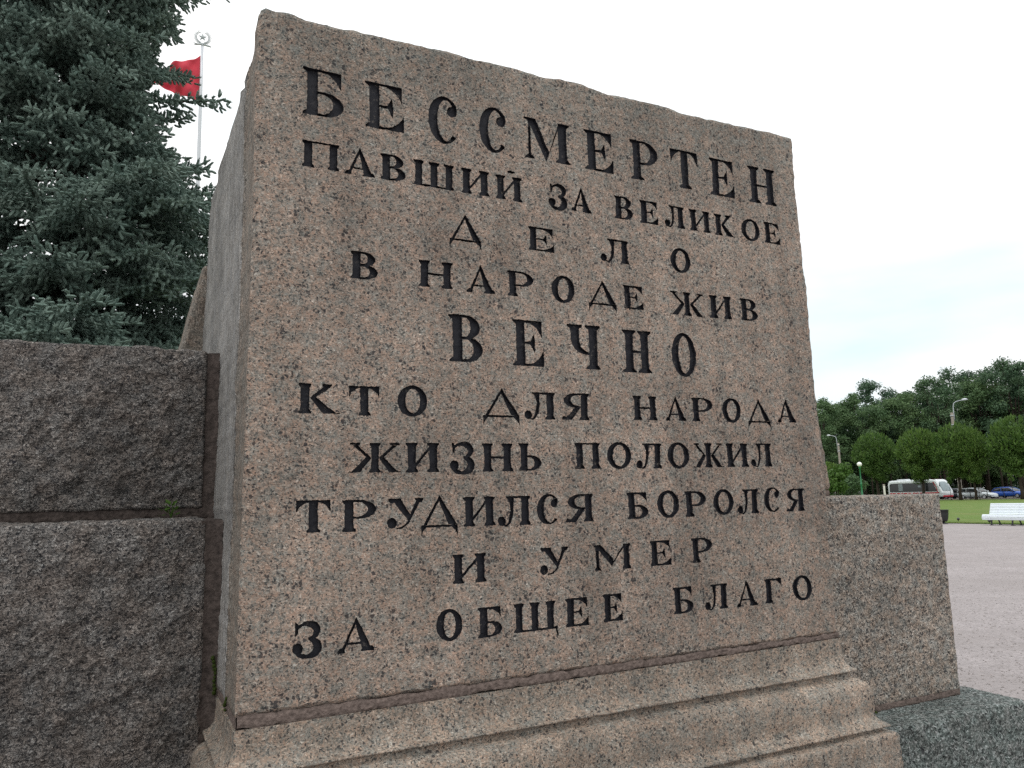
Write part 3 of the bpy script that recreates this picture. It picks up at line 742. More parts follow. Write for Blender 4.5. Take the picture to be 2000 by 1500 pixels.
WG = 'granite blocks of the memorial wall'
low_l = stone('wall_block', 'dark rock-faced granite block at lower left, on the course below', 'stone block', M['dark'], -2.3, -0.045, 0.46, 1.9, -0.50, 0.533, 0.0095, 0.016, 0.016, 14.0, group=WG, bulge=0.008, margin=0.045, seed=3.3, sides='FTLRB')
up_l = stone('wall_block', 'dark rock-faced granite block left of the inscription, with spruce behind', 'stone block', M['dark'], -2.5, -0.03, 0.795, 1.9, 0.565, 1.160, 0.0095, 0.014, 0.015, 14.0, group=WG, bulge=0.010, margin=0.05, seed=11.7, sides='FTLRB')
low_r = stone('wall_block', 'low grey-pink granite block right of the inscription, by the gravel', 'stone block', M['low'], 2.294, 3.650, 0.46, 1.9, -0.475, 0.534, 0.0095, 0.014, 0.009, 16.0, group=WG, margin=0.02, seed=21.0, sides='FTLRB')
def endslope(p):                                    # the end face leans in towards the top
    p = p.copy(); p[0] += (0.02 - 0.075 * min(1.0, max(0.0, (p[2] - 0.567) / 0.6))) if p[0] > 2.8 else 0.0; return p
up_r = stone('wall_block', 'granite block end peeping past the inscribed block, above the low wall', 'stone block', M['face'], 2.294, 3.205, 0.795, 1.9, 0.565, 1.150, 0.014, 0.03, 0.006, 12.0, group=WG, seed=33.0, sides='FTRB', shear=endslope)
def bshear(p):
    p = p.copy(); t = min(1.0, max(0.0, (p[2] - 0.6) / 1.15))
    p[0] = p[0] + (0.245 * t if p[0] < 1.0 else -0.2 * t); return p
rear = stone('rear_block', 'brown granite block sloping out behind the inscribed block beside the spruce', 'stone block', M['margin'], -0.235, 2.52, 1.64, 2.5, 0.54, 1.75, 0.016, 0.02, 0.006, 12.0, seed=44.0, sides='FTLRB', shear=bshear)

def strip(parent, x0, x1, z0, z1, y, jz, mat, depth=0.03):
    V, F = ragged_strip(x0, x1, z0, z1, y, jz, depth=depth)
    return mesh_obj('mortar_joint', V, F, mat, parent, smooth=True)
strip(up_l, -2.4, -0.006, 0.528, 0.574, 0.803, 0.005, M['mortar_dark'])
strip(low_r, 2.37, 3.645, -0.502, -0.466, 0.462, 0.004, M['mortar'])
strip(up_r, 2.30, 3.20, 0.528, 0.570, 0.800, 0.003, M['mortar'])
def vstrip(parent, x0, x1, z0, z1, y, mat):                       # mortar run up the corner between wall and block
    n = int((z1 - z0) / 0.012); V = []; F = []; m = 6
    for i in range(n + 1):
        z = z0 + (z1 - z0) * i / n
        for j in range(m + 1):
            t = j / m; x = x0 + (x1 - x0) * t + 0.003 * fr(t * 3, 1, z * 18) + 0.004 * fr(t * 9, 4, z * 60)
            V.append((x, y + 0.012 * math.sin(t * math.pi) * 1.0 - 0.016 * t + 0.004 * fr(x * 40, 2, z * 25), z))
    for i in range(n):
        for j in range(m): F.append((i * (m + 1) + j, i * (m + 1) + j + 1, (i + 1) * (m + 1) + j + 1, (i + 1) * (m + 1) + j))
    return mesh_obj('mortar_joint', V, F, mat, parent, smooth=True)
vstrip(low_l, -0.060, 0.004, -0.50, 0.525, 0.462, M['mortar_dark'])
MB().box(-0.070, 0.006, 0.474, 1.0, 0.40, 0.529, 0.006).build('mortar_joint', M['mortar_dark'], low_l)
vstrip(up_l, -0.055, 0.012, 0.528, 1.150, 0.802, M['mortar_dark'])

# plinth along the wall foot on the right
V, F = rough_box(2.428, 3.83, 0.235, 2.0, GROUND - 0.05, -0.500, 0.011, 0.022, 0.013, 14.0, margin=0.0, seed=61.0, sides='FTLRB')
tag(place(mesh_obj('plinth', V, F, M['green'], smooth=False)), 'rough green-grey granite plinth step under the low right wall', 'plinth')

# weed and moss in the joints
weed = place(empty('weed'))
weed.location = Matrix.Rotation(MR, 4, 'Z') @ Vector((-0.145, 0.66, 0.537)) + Vector(MO)
tag(weed, 'small green weed sprouting on the ledge of the dark left wall', 'weed')
V = []; F = []
for i in range(26):
    a = random.uniform(0, 6.28); h_ = random.uniform(0.005, 0.05); l = random.uniform(0.018, 0.038); r0 = random.uniform(0, 0.018)
    c = Vector((r0 * math.cos(a) * 1.6, r0 * math.sin(a), h_)); d = Vector((math.cos(a), math.sin(a), random.uniform(-0.2, 0.9))).normalized(); s_ = d.cross(Vector((0, 0, 1))).normalized() * l * 0.28
    k = len(V); V += [c, c + d * l * 0.45 + s_, c + d * l + Vector((0, 0, -0.003)), c + d * l * 0.45 - s_]; F.append((k, k + 1, k + 2, k + 3))
mesh_obj('leaf_tuft', V, F, M['weed'], weed)
mb = MB()
for i in range(5):
    a = i * 1.3; mb.tube([(0, 0, -0.004), (0.006 * math.cos(a), 0.006 * math.sin(a), 0.02), (0.018 * math.cos(a), 0.014 * math.sin(a), 0.042)], [0.0016, 0.0014, 0.0008], 5)
mb.build('stem', M['weed'], weed)
def moss(pts, label):
    V = []; F = []
    for (x, y, z, r) in pts:
        k = len(V); n1, n2 = 5, 8
        for i in range(n1 + 1):
            for j in range(n2):
                th = math.pi * i / n1; ph = 2 * math.pi * j / n2; q = r * (1 + 0.35 * fr(x * 90 + i, j * 0.7, z * 90))
                V.append((x + q * math.sin(th) * math.cos(ph), y + 0.6 * q * math.sin(th) * math.sin(ph), z + 1.1 * q * math.cos(th)))
        for i in range(n1):
            for j in range(n2): F.append((k + i * n2 + j, k + (i + 1) * n2 + j, k + (i + 1) * n2 + (j + 1) % n2, k + i * n2 + (j + 1) % n2))
    return tag(place(mesh_obj('moss', V, F, M['moss'], smooth=True)), label, 'moss', kind='stuff')
moss([(-0.012 + random.uniform(-0.006, 0.006), 0.452, z, random.uniform(0.004, 0.008)) for z in np.arange(-0.02, 0.10, 0.012)] + [(-0.004, 0.20 + random.uniform(-.02, .02), z, random.uniform(0.004, 0.006)) for z in np.arange(-0.02, 0.02, 0.012)], 'dark green moss in the joint at the corner left of the inscribed block')
moss([(x, 0.452, -0.502 + random.uniform(-0.003, 0.004), random.uniform(0.005, 0.010)) for x in np.arange(2.40, 3.0, 0.018)], 'dark moss along the foot of the low right wall')
# ================================================================ ground, lawn, road
def sheet(name, pts, z, mat, kind='structure'):
    return tag(mesh_obj(name, [(x, y, z) for x, y in pts], [tuple(range(len(pts)))], mat), kind=kind)
def ground_mat(name, c1, c2, sc, bump=0.3, fine=60, c3=None):
    m, t, b = new_mat(name); co = coords(t)
    n = noise_(t, co, sc, 6, 0.65); n2 = noise_(t, co, fine, 4, 0.7)
    c = mixc(t, ramp(t, n.outputs[0], [(0.35, 0.0), (0.65, 1.0)]), c1, c2)
    c = mixc(t, 1.0, c, ramp(t, n2.outputs[0], [(0.3, 0.70), (0.7, 1.28)]), 'MULTIPLY')
    c = mixc(t, 1.0, c, ramp(t, noise_(t, co, fine * 0.22, 8, 0.8).outputs[0], [(0.3, 0.82), (0.7, 1.16)]), 'MULTIPLY')
    if c3:
        n3 = noise_(t, co, 0.35, 4, 0.6); c = mixc(t, ramp(t, n3.outputs[0], [(0.48, 0.0), (0.62, 0.6)]), c, c3)
    t.links.new(c, b.inputs['Base Color']); b.inputs['Roughness'].default_value = 0.95; b.inputs['Specular IOR Level'].default_value = 0.15
    bp = N(t, 'ShaderNodeBump', Strength=bump, Distance=0.02); t.links.new(n2.outputs[0], bp.inputs['Height']); t.links.new(bp.outputs[0], b.inputs['Normal'])
    return m
M['gravel'] = ground_mat('pinkish_gravel', (0.285, 0.257, 0.254), (0.33, 0.298, 0.296), 0.8, 0.9, 26, (0.27, 0.242, 0.236))
M['lawn'] = ground_mat('mown_lawn', (0.085, 0.145, 0.028), (0.13, 0.185, 0.045), 0.9, 0.8, 30, (0.16, 0.17, 0.06))
M['asphalt'] = ground_mat('asphalt', (0.05, 0.05, 0.052), (0.07, 0.07, 0.072), 0.5, 0.2, 40)
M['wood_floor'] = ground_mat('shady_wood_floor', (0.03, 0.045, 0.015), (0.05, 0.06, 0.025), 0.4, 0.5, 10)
M['grass'] = leaf_mat('grass_blades', (0.09, 0.15, 0.03), (0.14, 0.20, 0.05), 0.3, 0.8)

tag(mesh_obj('gravel_ground', [(x, y, 0) for y in (-60, 900) for x in (-700, 700)], [(0, 1, 3, 2)], M['gravel']), kind='structure')
E_ = Vector((0.40, -0.916)); E_.normalize()                 # the direction of the path edge, road and lime row
Nn = Vector((-E_.y, E_.x))                                  # away from the monument
P0 = Vector((20.72, 33.0))                                  # a point on the near lawn edge
def q2(s, t): p = P0 + E_ * s + Nn * t; return (p.x, p.y)
D_ROAD = (Vector((57.8, 100.6)) - P0).dot(Nn)
near = [(s, 0.10 * fr(s * 0.9, 1, 1) + 0.06 * fr(s * 4, 2, 2)) for s in np.arange(-130, 60, 0.5)]
tag(mesh_obj('lawn', [(*q2(s, t), 0.02) for s, t in near] + [(*q2(60, D_ROAD), 0.02), (*q2(-130, D_ROAD), 0.02)], [tuple(range(len(near) + 2))], M['lawn']), kind='structure')
sheet('road', [q2(-260, D_ROAD + 0.25), q2(120, D_ROAD + 0.25), q2(120, D_ROAD + 11), q2(-260, D_ROAD + 11)], 0.004, M['asphalt'])
mbk = MB()
for t0 in (D_ROAD, D_ROAD + 11.0):
    a, b_, c, d = q2(-260, t0), q2(120, t0), q2(120, t0 + 0.2), q2(-260, t0 + 0.2)
    k = [(*a, -0.02), (*b_, -0.02), (*c, -0.02), (*d, -0.02), (*a, 0.13), (*b_, 0.13), (*c, 0.13), (*d, 0.13)]
    mbk.add(k, [(0, 3, 2, 1), (4, 5, 6, 7), (0, 1, 5, 4), (1, 2, 6, 5), (2, 3, 7, 6), (3, 0, 4, 7)])
tag(mbk.build('road_kerb', M['concrete']), kind='structure')
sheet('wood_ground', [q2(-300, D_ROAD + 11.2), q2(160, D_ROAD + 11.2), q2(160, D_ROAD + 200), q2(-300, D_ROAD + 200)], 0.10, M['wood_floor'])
sheet('inner_lawn', [(-14, 4.2), (-0.5, 4.9), (6, 14), (2, 40), (-30, 40), (-30, 4)], 0.02, M['lawn'])

# loose stones and grit on the gravel, denser close by
V = []; Fq = []
for i in range(4200):
    dp = 5.0 + 26 * random.random() ** 1.7; pxx = random.uniform(1790, 2060)
    tt = (pxx - 1000) / 1520.0; dv = XI * tt - YI * 0.135 + FW; p = dv * dp
    r_ = random.uniform(0.004, 0.013); k = len(V)
    V += [(p.x + r_ * a * random.uniform(0.6, 1.2), p.y + r_ * b * random.uniform(0.6, 1.2), c * r_) for a, b, c in ((1, 0, 0.2), (0, 1, 0.2), (-1, 0, 0.2), (0, -1, 0.2), (0, 0, 0.9))]
    Fq += [(k, k + 1, k + 4), (k + 1, k + 2, k + 4), (k + 2, k + 3, k + 4), (k + 3, k, k + 4)]
M['grit'] = simple('grit', (0.25, 0.22, 0.21), 0.9, var=0.6, scale=9)
tag(mesh_obj('pebbles', V, np.array(Fq), M['grit']), 'loose grit scattered over the gravel square', 'pebbles', kind='stuff')
# grass tufts along the near lawn edge that the photograph sees
V = []; Fq = []
for i in range(5200):
    s = random.uniform(-4.5, 5.5); t = abs(random.gauss(0, 0.45)) + 0.02
    x, y = q2(s, t + 0.10 * fr(s * 0.9, 1, 1)); h_ = random.uniform(0.03, 0.085) * (1.2 if t < 0.2 else 0.8); a = random.uniform(0, 6.28); w_ = 0.006
    lx, ly = random.gauss(0, 0.02), random.gauss(0, 0.02); k = len(V)
    V += [(x - w_ * math.cos(a), y - w_ * math.sin(a), 0.015), (x + w_ * math.cos(a), y + w_ * math.sin(a), 0.015), (x + lx, y + ly, h_)]; Fq.append((k, k + 1, k + 2))
tag(mesh_obj('grass', V, np.array(Fq), M['grass']), 'unmown grass tufts along the gravel path edge', 'grass', kind='stuff')

# ================================================================ blue spruce
def needle_mesh(P, D, L, nn, rad=0.0225, body=0.0125):
    """P start, D unit direction, L length of each shoot -> triangles of spindle body and needles"""
    n = len(P); D = D / np.linalg.norm(D, axis=1)[:, None]
    ref = np.where(np.abs(D[:, 2:3]) > 0.9, np.array([[1.0, 0, 0]]), np.array([[0, 0, 1.0]]))
    X = np.cross(D, ref); X /= np.linalg.norm(X, axis=1)[:, None]; Y = np.cross(D, X)
    tris = []
    tip = P + D * (L * 0.97)[:, None]
    r1 = [P + D * (L * 0.18)[:, None] + (X * math.cos(q) + Y * math.sin(q)) * body * 0.9 for q in (0, 1.571, 3.142, 4.712)]
    r2 = [P + D * (L * 0.80)[:, None] + (X * math.cos(q) + Y * math.sin(q)) * body for q in (0, 1.571, 3.142, 4.712)]
    for i in range(4):
        j = (i + 1) % 4
        tris += [np.stack([P, r1[j], r1[i]], 1), np.stack([r1[i], r1[j], r2[j]], 1), np.stack([r1[i], r2[j], r2[i]], 1), np.stack([tip, r2[i], r2[j]], 1)]
    for k in range(nn):
        t = rng.uniform(0.05, 1.0, n); ph = rng.uniform(0, 6.283, n)
        rd = X * np.cos(ph)[:, None] + Y * np.sin(ph)[:, None]
        b = P + D * (L * t)[:, None]
        ln = rad * rng.uniform(0.75, 1.15, n)
        d = rd * 0.88 + D * rng.uniform(0.20, 0.60, n)[:, None]
        d[:, 2] += 0.18
        e = b + d * ln[:, None]
        sd_ = np.cross(rd, D) * 0.0036
        tris.append(np.stack([b - sd_, b + sd_, e], 1))
    T = np.concatenate(tris); return T.reshape(-1, 3), np.arange(len(T) * 3).reshape(-1, 3)

def spruce(pos, label, height=11.5, seed=5):
    r_ = random.Random(seed)
    root = empty('spruce_tree', pos); tag(root, label, 'tree')
    mb = MB(); zs = np.linspace(0, height, 24)
    mb.tube([(0.04 * math.sin(z * 0.7), 0.03 * math.cos(z * 0.9), z - 0.05) for z in zs], [0.12 * (1 - z / height) ** 0.8 + 0.012 for z in zs], 10)
    mb.build('trunk', M['bark'], root, smooth=True)
    limbs = MB(); P = []; D = []; L = []
    def px(p):                       # where a point falls in the photograph (2000 x 1500)
        v = Vector(pos) + p - Vector((0, 0, EYE)); z = v.dot(FW)
        return 1000 + 1520 * v.dot(XI) / z, 750 - 1520 * v.dot(YI) / z
    GAPS = [(316, 84, 470, 130), (296, 166, 470, 212), (366, 20, 470, 88), (345, 238, 470, 298)]   # thinned so that pole and flag show past the tree
    camdir = Vector((-pos[0], -pos[1], 0)).normalized()
    h = 0.55
    LONG = [(4.70, -0.25, 1.42), (5.46, -0.12, 1.46)]      # two long boughs reaching out past the flag
    while h < height - 0.3:
        env = 1.50 if h < 4.5 else (1.16 if h < 5.75 else (1.26 if h < 6.8 else 1.26 * (1 - (h - 6.8) / (height - 6.6)) ** 0.8))
        nb = 12 if 1.9 < h < 7.2 else 7
        off = r_.uniform(0, 6.28)
        extra = [e for e in LONG if h <= e[0] < h + 0.2]; LONG = [e for e in LONG if e not in extra]
        for b in range(nb + len(extra)):
            special = b >= nb
            az = off + b * 6.283 / nb + r_.gauss(0, 0.22) if not special else extra[b - nb][1]
            dirv = Vector((math.cos(az), math.sin(az), 0)); facing = dirv.dot(camdir)
            BL = env * r_.uniform(0.72, 1.18); sparse = facing < -0.35
            droop = r_.uniform(0.10, 0.30) * (1.0 if h < 5 else 0.5); up = r_.uniform(0.12, 0.30); lift = 0.14 * (h / height)
            hh = (h + r_.uniform(-0.10, 0.10)) if not special else extra[b - nb][0]
            bend = r_.uniform(-0.25, 0.25); sidev = Vector((-dirv.y, dirv.x, 0))
            def pt(s): return dirv * (BL * s) + sidev * (BL * bend * s * s * 0.5) + Vector((0, 0, hh + BL * (lift * s - droop * 1.6 * s * s * (1 - 0.45 * s) + up * max(0, s - 0.6) ** 2 * 1.6)))
            if special: BL = extra[b - nb][2]; droop, lift, bend = 0.12, 0.0, 0.1
            for _ in range(0 if special else 14):
                bad = False
                for q in (0.55, 0.7, 0.85, 1.0, 1.07):
                    a_, b_ = px(pt(q)); bad = bad or any(x0 - 6 < a_ < x1 and y0 - 7 < b_ < y1 + 7 for x0, y0, x1, y1 in GAPS)
                if not bad: break
                BL *= 0.92
            pts = [pt(i / 8) for i in range(9)]
            limbs.tube(pts, [0.026 * (1 - i / 8.6) for i in range(9)], 5)
            s = (0.26 if h > 4 else 0.10) + r_.uniform(0, 0.05); side = 1
            step = (0.035 if not sparse and 1.9 < h < 7.4 else 0.085) / BL
            while s <= 1.0:
                p = pt(s); tdir = (pt(min(1, s + 0.02)) - pt(s - 0.02)).normalized()
                sv = tdir.cross(Vector((0, 0, 1))).normalized(); uv = sv.cross(tdir)
                tl = (0.44 * (1 - s) ** 0.8 * BL + 0.13) * r_.uniform(0.7, 1.15) * (0.40 if special else 1) * min(1.0, 0.4 + s)
                td = (tdir * r_.uniform(0.55, 0.85) + sv * side * 0.8 + uv * r_.uniform(-0.45, 0.22)).normalized()
                if not special and any(x0 < px(p + td * (tl + 0.06))[0] < x1 and y0 < px(p + td * (tl + 0.06))[1] < y1 for x0, y0, x1, y1 in GAPS): tl *= 0.35
                # shoots along the twig
                k = max(1, int(tl / 0.040))
                for i in range(k + 1):
                    f = i / max(1, k); q = p + td * tl * f + Vector((0, 0, -0.10 * tl * f * f))
                    if i == k: d = td
                    else:
                        sg = 1 if i % 2 else -1; sv2 = td.cross(uv).normalized()
                        d = (td * 0.75 + sv2 * sg * 0.62 + uv * r_.uniform(-0.25, 0.35)).normalized()
                    P.append(q); D.append(d); L.append(r_.uniform(0.05, 0.085))
                    if r_.random() < 0.45:
                        P.append(q); D.append((td * 0.5 + uv * (0.8 if r_.random() < 0.55 else -0.8)).normalized()); L.append(r_.uniform(0.06, 0.09))
                # brush on the branch itself
                P.append(p); D.append((tdir + uv * r_.uniform(-0.5, 0.6) + sv * r_.uniform(-.3, .3)).normalized()); L.append(r_.uniform(0.06, 0.10))
                side = -side; s += step * r_.uniform(0.8, 1.2)
        h += r_.uniform(0.18, 0.2) if 4.6 < h < 6 else r_.uniform(0.19, 0.27)
    limbs.build('limbs', M['bark'], root, smooth=True)
    P = np.array([tuple(v) for v in P]); D = np.array([tuple(v) for v in D]); L = np.array(L)
    print('spruce shoots', len(P), flush=True)
    V, F = needle_mesh(P, D, L, 24)
    mesh_obj('crown', V, F, M['needle'], root)
    return root
spruce((-4.08, 6.88, 0), 'large blue spruce with drooping branches rising behind the dark left wall')

# ================================================================ flagpole with emblem and flag
fp = empty('flagpole', (-9.63, 23.07, 0)); tag(fp, 'tall pale flagpole with star wreath finial and red flag beside the spruce', 'flagpole')
MB().lathe([(0.20, 0), (0.20, 0.12), (0.11, 0.2), (0.085, 0.8), (0.075, 6), (0.05, 14.9), (0.042, 16.25)], 14).build('pole', M['pale_steel'], fp, smooth=True)
EM = Matrix.Rotation(R(22), 4, 'Z')
ZT = 16.28
mb = MB()                                           # open laurel wreath: two curved arms with overlapping leaves
RW = 0.215; ZC = ZT + 0.08 + RW
for sg in (-1, 1):
    arc = [(sg * RW * math.sin(R(a)), 0, ZC - RW * math.cos(R(a))) for a in range(0, 158, 8)]
    mb.tube([EM @ Vector(p) for p in arc], [0.024 - 0.0007 * i for i in range(len(arc))], 8)
    for i, a in enumerate(range(8, 158, 11)):
        for o in (-1, 1):
            c = Vector((sg * (RW + o * 0.022) * math.sin(R(a)), 0, ZC - (RW + o * 0.022) * math.cos(R(a))))
            tg = Vector((sg * math.cos(R(a)), 0, math.sin(R(a)))); nr = Vector((sg * math.sin(R(a)), 0, -math.cos(R(a)))) * o
            d = (tg * 0.9 + nr * 0.45).normalized() * 0.07; w_ = Vector((0, 0.016, 0))
            V = [c, c + d * 0.5 + nr * 0.018 , c + d, c + d * 0.5 - nr * 0.012, c + d * 0.5 + w_, c + d * 0.5 - w_]
            mb.add([EM @ v for v in V], [(0, 1, 4), (1, 2, 4), (2, 3, 4), (3, 0, 4), (1, 0, 5), (2, 1, 5), (3, 2, 5), (0, 3, 5)])
mb.build('wreath', M['emblem'], fp)
V = []
for yy in (-0.008, 0.008):
    V += [EM @ Vector((rr * math.sin(R(36 * i)), yy, ZC + 0.005 + rr * math.cos(R(36 * i)))) for i in range(10) for rr in [(0.145 if i % 2 == 0 else 0.056)]]
V += [EM @ Vector((0, -0.03, ZC)), EM @ Vector((0, 0.03, ZC))]
F = [(i, (i + 1) % 10, 20) for i in range(10)] + [(10 + (i + 1) % 10, 10 + i, 21) for i in range(10)] + [(i, i + 10, (i + 1) % 10 + 10, (i + 1) % 10) for i in range(10)]
mesh_obj('star', V, F, M['emblem'], fp)
mb = MB()
mb.tube([EM @ Vector(p) for p in [(-0.27, 0, ZT + 0.06), (-0.15, 0, ZT + 0.035), (0, 0, ZT + 0.06), (0.14, 0, ZT + 0.03), (0.27, 0, ZT + 0.0)]], [0.014, 0.026, 0.034, 0.026, 0.012], 8)
mb.tube([EM @ Vector(p) for p in [(-0.25, 0.02, ZT + 0.0), (-0.1, 0.02, ZT + 0.05), (0.12, 0.02, ZT + 0.055), (0.25, 0.02, ZT + 0.05)]], [0.012, 0.022, 0.022, 0.012], 8)
mb.lathe([(0.03, ZT - 0.05), (0.045, ZT - 0.02), (0.03, ZT + 0.03), (0.036, ZT + 0.07)], 10)
mb.build('ribbon', M['emblem'], fp, smooth=True)
V = []; F = []; ns, nt_ = 34, 30
for i in range(ns + 1):
    s = i / ns
    ztop = -0.42 * (s / 0.5) if s < 0.5 else -0.42 - 0.86 * ((s - 0.5) / 0.5) ** 1.15
    zbot = -1.66 + 0.26 * (1 - (1 - min(1, s / 0.5)) ** 1.6) + (0.11 * (s - 0.5) / 0.5 if s > 0.5 else 0)
    for j in range(nt_ + 1):
        t = j / nt_; z = ztop + (zbot - ztop) * t
        fold = 0.20 * s ** 0.6 * math.sin(9 * s + 3.2 * t + 0.6) + 0.085 * s ** 0.5 * math.sin(21 * s - 7 * t) + 0.03 * math.sin(12 * t + 6 * s)
        v = Vector((-1.43 * s + 0.05 * math.sin(9 * s + 3 * t) * s, fold, 0)); v = EM @ v
        V.append((v.x - 0.05, v.y, 15.95 + z))
for i in range(ns):
    for j in range(nt_): F.append((i * (nt_ + 1) + j, i * (nt_ + 1) + j + 1, (i + 1) * (nt_ + 1) + j + 1, (i + 1) * (nt_ + 1) + j))
fl = mesh_obj('flag', V, F, M['flag'], fp, smooth=True)
fl.modifiers.new('cloth_thickness', 'SOLIDIFY').thickness = 0.004

# ================================================================ broadleaf trees
def leaf_cloud(clumps, n, size, seed, squash=0.8, up=0.35, jag=0.25):
    g = np.random.default_rng(seed)
    C_ = np.array(clumps); w_ = C_[:, 3] ** 2; w_ = w_ / w_.sum()
    k = g.choice(len(C_), n, p=w_)
    d = g.normal(size=(n, 3)); d /= np.linalg.norm(d, axis=1)[:, None]
    rr = g.uniform(0, 1, n) ** 0.28 * (1 + g.normal(0, jag * 0.4, n))
    p = C_[k, :3] + d * (C_[k, 3] * rr)[:, None] * np.array([1, 1, squash])
    nrm_ = d * 0.6 + g.normal(size=(n, 3)) * 0.7; nrm_[:, 2] += up; nrm_ /= np.linalg.norm(nrm_, axis=1)[:, None]
    a = np.cross(nrm_, g.normal(size=(n, 3))); a /= np.linalg.norm(a, axis=1)[:, None]; b = np.cross(nrm_, a)
    s = size * g.uniform(0.55, 1.3, n)[:, None]
    q = np.stack([p - a * s, p - b * s * 0.55 + nrm_ * s * 0.12, p + a * s, p + b * s * 0.55 + nrm_ * s * 0.12], 1)
    return q.reshape(-1, 3), np.arange(n * 4).reshape(-1, 4)
def limbs_mesh(h0, top, r0, targets, seed, spread=0.02):
    r_ = random.Random(seed); mb = MB()
    tr = [(r_.gauss(0, spread) * z, r_.gauss(0, spread) * z, z) for z in np.linspace(0, top, 7)]
    mb.tube([(x, y, z - 0.15 if i == 0 else z) for i, (x, y, z) in enumerate(tr)], [r0 * (1.25 if i == 0 else 1 - 0.11 * i) for i in range(7)], 8)
    for (x, y, z, r) in targets:
        z0 = min(z - 0.3, r_.uniform(h0, max(h0 + 0.2, top * 0.9)))
        mid = ((x * 0.45), (y * 0.45), z0 + (z - z0) * 0.6)
        mb.tube([(0, 0, z0), mid, (x, y, z)], [r0 * 0.42, r0 * 0.25, r0 * 0.07], 5)
    return mb
def make_tall(kind, seed, H, W, base, leaves, size, mat):
    r_ = random.Random(seed); cl = []
    n = 64 if kind != 'open' else 46
    for i in range(n):
        z = base + (H - base) * (i + r_.random()) / n
        f = (z - base) / (H - base)
        env = W * (0.72 + 0.28 * f / 0.5 if f < 0.5 else math.sqrt(max(0.03, 1 - ((f - 0.5) / 0.52) ** 2)))
        a = r_.uniform(0, 6.28); q = env * 0.86 * math.sqrt(r_.uniform(0.15, 1))
        cl.append((q * math.cos(a), q * math.sin(a), z, W * r_.uniform(0.17, 0.30)))
    V, F = leaf_cloud(cl, leaves, size, seed, squash=0.72, up=0.5, jag=0.5)
    root = empty('park_tree')
    mesh_obj('crown', V, F, mat, root)
    limbs_mesh(base * 0.7, H * 0.72, 0.32, cl[::2], seed).build('trunk', M['bark'], root, smooth=True)
    return root
def make_lime(seed, H, W, base, leaves, size):
    r_ = random.Random(seed); cl = []
    for i in range(46):
        th = math.acos(1 - 2 * (i + 0.5) / 46); ph = i * 2.39996 + r_.uniform(-.5, .5)
        rx = W / 2 * 0.78; rz = (H - base) / 2 * 0.80; cz = (H + base) / 2
        f = r_.uniform(0.70, 1.14)
        z = cz + rz * math.cos(th) * f
        cl.append((rx * math.sin(th) * math.cos(ph) * f, rx * math.sin(th) * math.sin(ph) * f, z, W * r_.uniform(0.10, 0.15)))
    cl += [(r_.uniform(-1, 1) * W * 0.2, r_.uniform(-1, 1) * W * 0.2, (H + base) / 2 + r_.uniform(-1, 1), W * 0.2) for _ in range(8)]
    V, F = leaf_cloud(cl, leaves, size, seed, squash=0.85, up=0.3, jag=0.35)
    g = np.random.default_rng(seed + 1); k = 900          # upright young shoots that fringe the clipped dome
    th = np.arccos(g.uniform(-0.1, 1, k)); ph = g.uniform(0, 6.28, k)
    dn = np.stack([np.sin(th) * np.cos(ph), np.sin(th) * np.sin(ph), np.cos(th)], 1)
    c0 = dn * np.array([W / 2, W / 2, (H - base) / 2]) * g.uniform(0.90, 0.99, k)[:, None] + np.array([0, 0, (H + base) / 2])
    d = dn * 0.5 + np.array([0, 0, 0.8]) + g.normal(0, 0.25, (k, 3)); d /= np.linalg.norm(d, axis=1)[:, None]
    ln = g.uniform(0.25, 0.75, k)[:, None]; s = np.cross(d, g.normal(size=(k, 3))); s /= np.linalg.norm(s, axis=1)[:, None]
    q = np.stack([c0, c0 + d * ln * 0.5 + s * 0.09, c0 + d * ln, c0 + d * ln * 0.5 - s * 0.09], 1).reshape(-1, 3)
    F2 = np.arange(k * 4).reshape(-1, 4) + len(V)
    root = empty('lime_tree')
    mesh_obj('crown', np.concatenate([V, q]), np.concatenate([F, F2]), M['lime_leaf'], root)
    limbs_mesh(base * 0.8, H * 0.6, 0.21, cl[:46:3], seed).build('trunk', M['bark'], root, smooth=True)
    return root
def at(px, depth, z=0.0):
    """ground point seen in photo column px (2000 wide) at a given distance along the view"""
    t = (px - 1000) / 1520.0
    d = XI * t - YI * ((955 - 750) / 1520.0) + FW
    p = Vector((0, 0, EYE)) + d * depth
    return (p.x, p.y, z)

used = set()
def put(proto, loc, rz, sc, label, group):
    o = proto if proto.name not in used else copy_tree(proto)
    used.add(proto.name)
    o.location = loc; o.rotation_euler = (0, 0, rz); o.scale = (sc, sc, sc) if not isinstance(sc, tuple) else sc
    if 'label' in o: del o['label']
    tag(o, label, 'tree', group); return o

limes = [make_lime(101, 9.3, 5.6, 2.3, 24000, 0.10), make_lime(102, 9.3, 5.6, 2.2, 24000, 0.10)]
G1 = 'clipped lime trees in a row along the road'
put(limes[0], (50.5, 109.4, 0), 0.4, (1.06, 1.06, 1.0), 'clipped round lime tree directly right of the green globe lamp', G1)
put(limes[1], (53.4, 102.9, 0), 1.7, (1.02, 1.02, 1.0), 'clipped round lime tree whose trunk crosses the coach', G1)
put(limes[0], (55.4, 98.0, 0), 2.9, (0.96, 0.96, 1.01), 'clipped lime tree whose trunk stands before the silver car, nearer the coach', G1)
put(limes[1], (56.35, 96.4, 0), 4.6, (0.80, 0.80, 0.93), 'clipped lime tree in front of the silver car, right one of a close pair', G1)
put(limes[0], (58.6, 91.1, 0), 5.5, (1.04, 1.04, 1.02), 'clipped round lime tree at right picture edge, above the blue car', G1)
put(limes[1], (46.9, 117.5, 0), 0.9, (0.8, 0.8, 0.62), 'small light green clipped tree close by the granite wall end', G1)

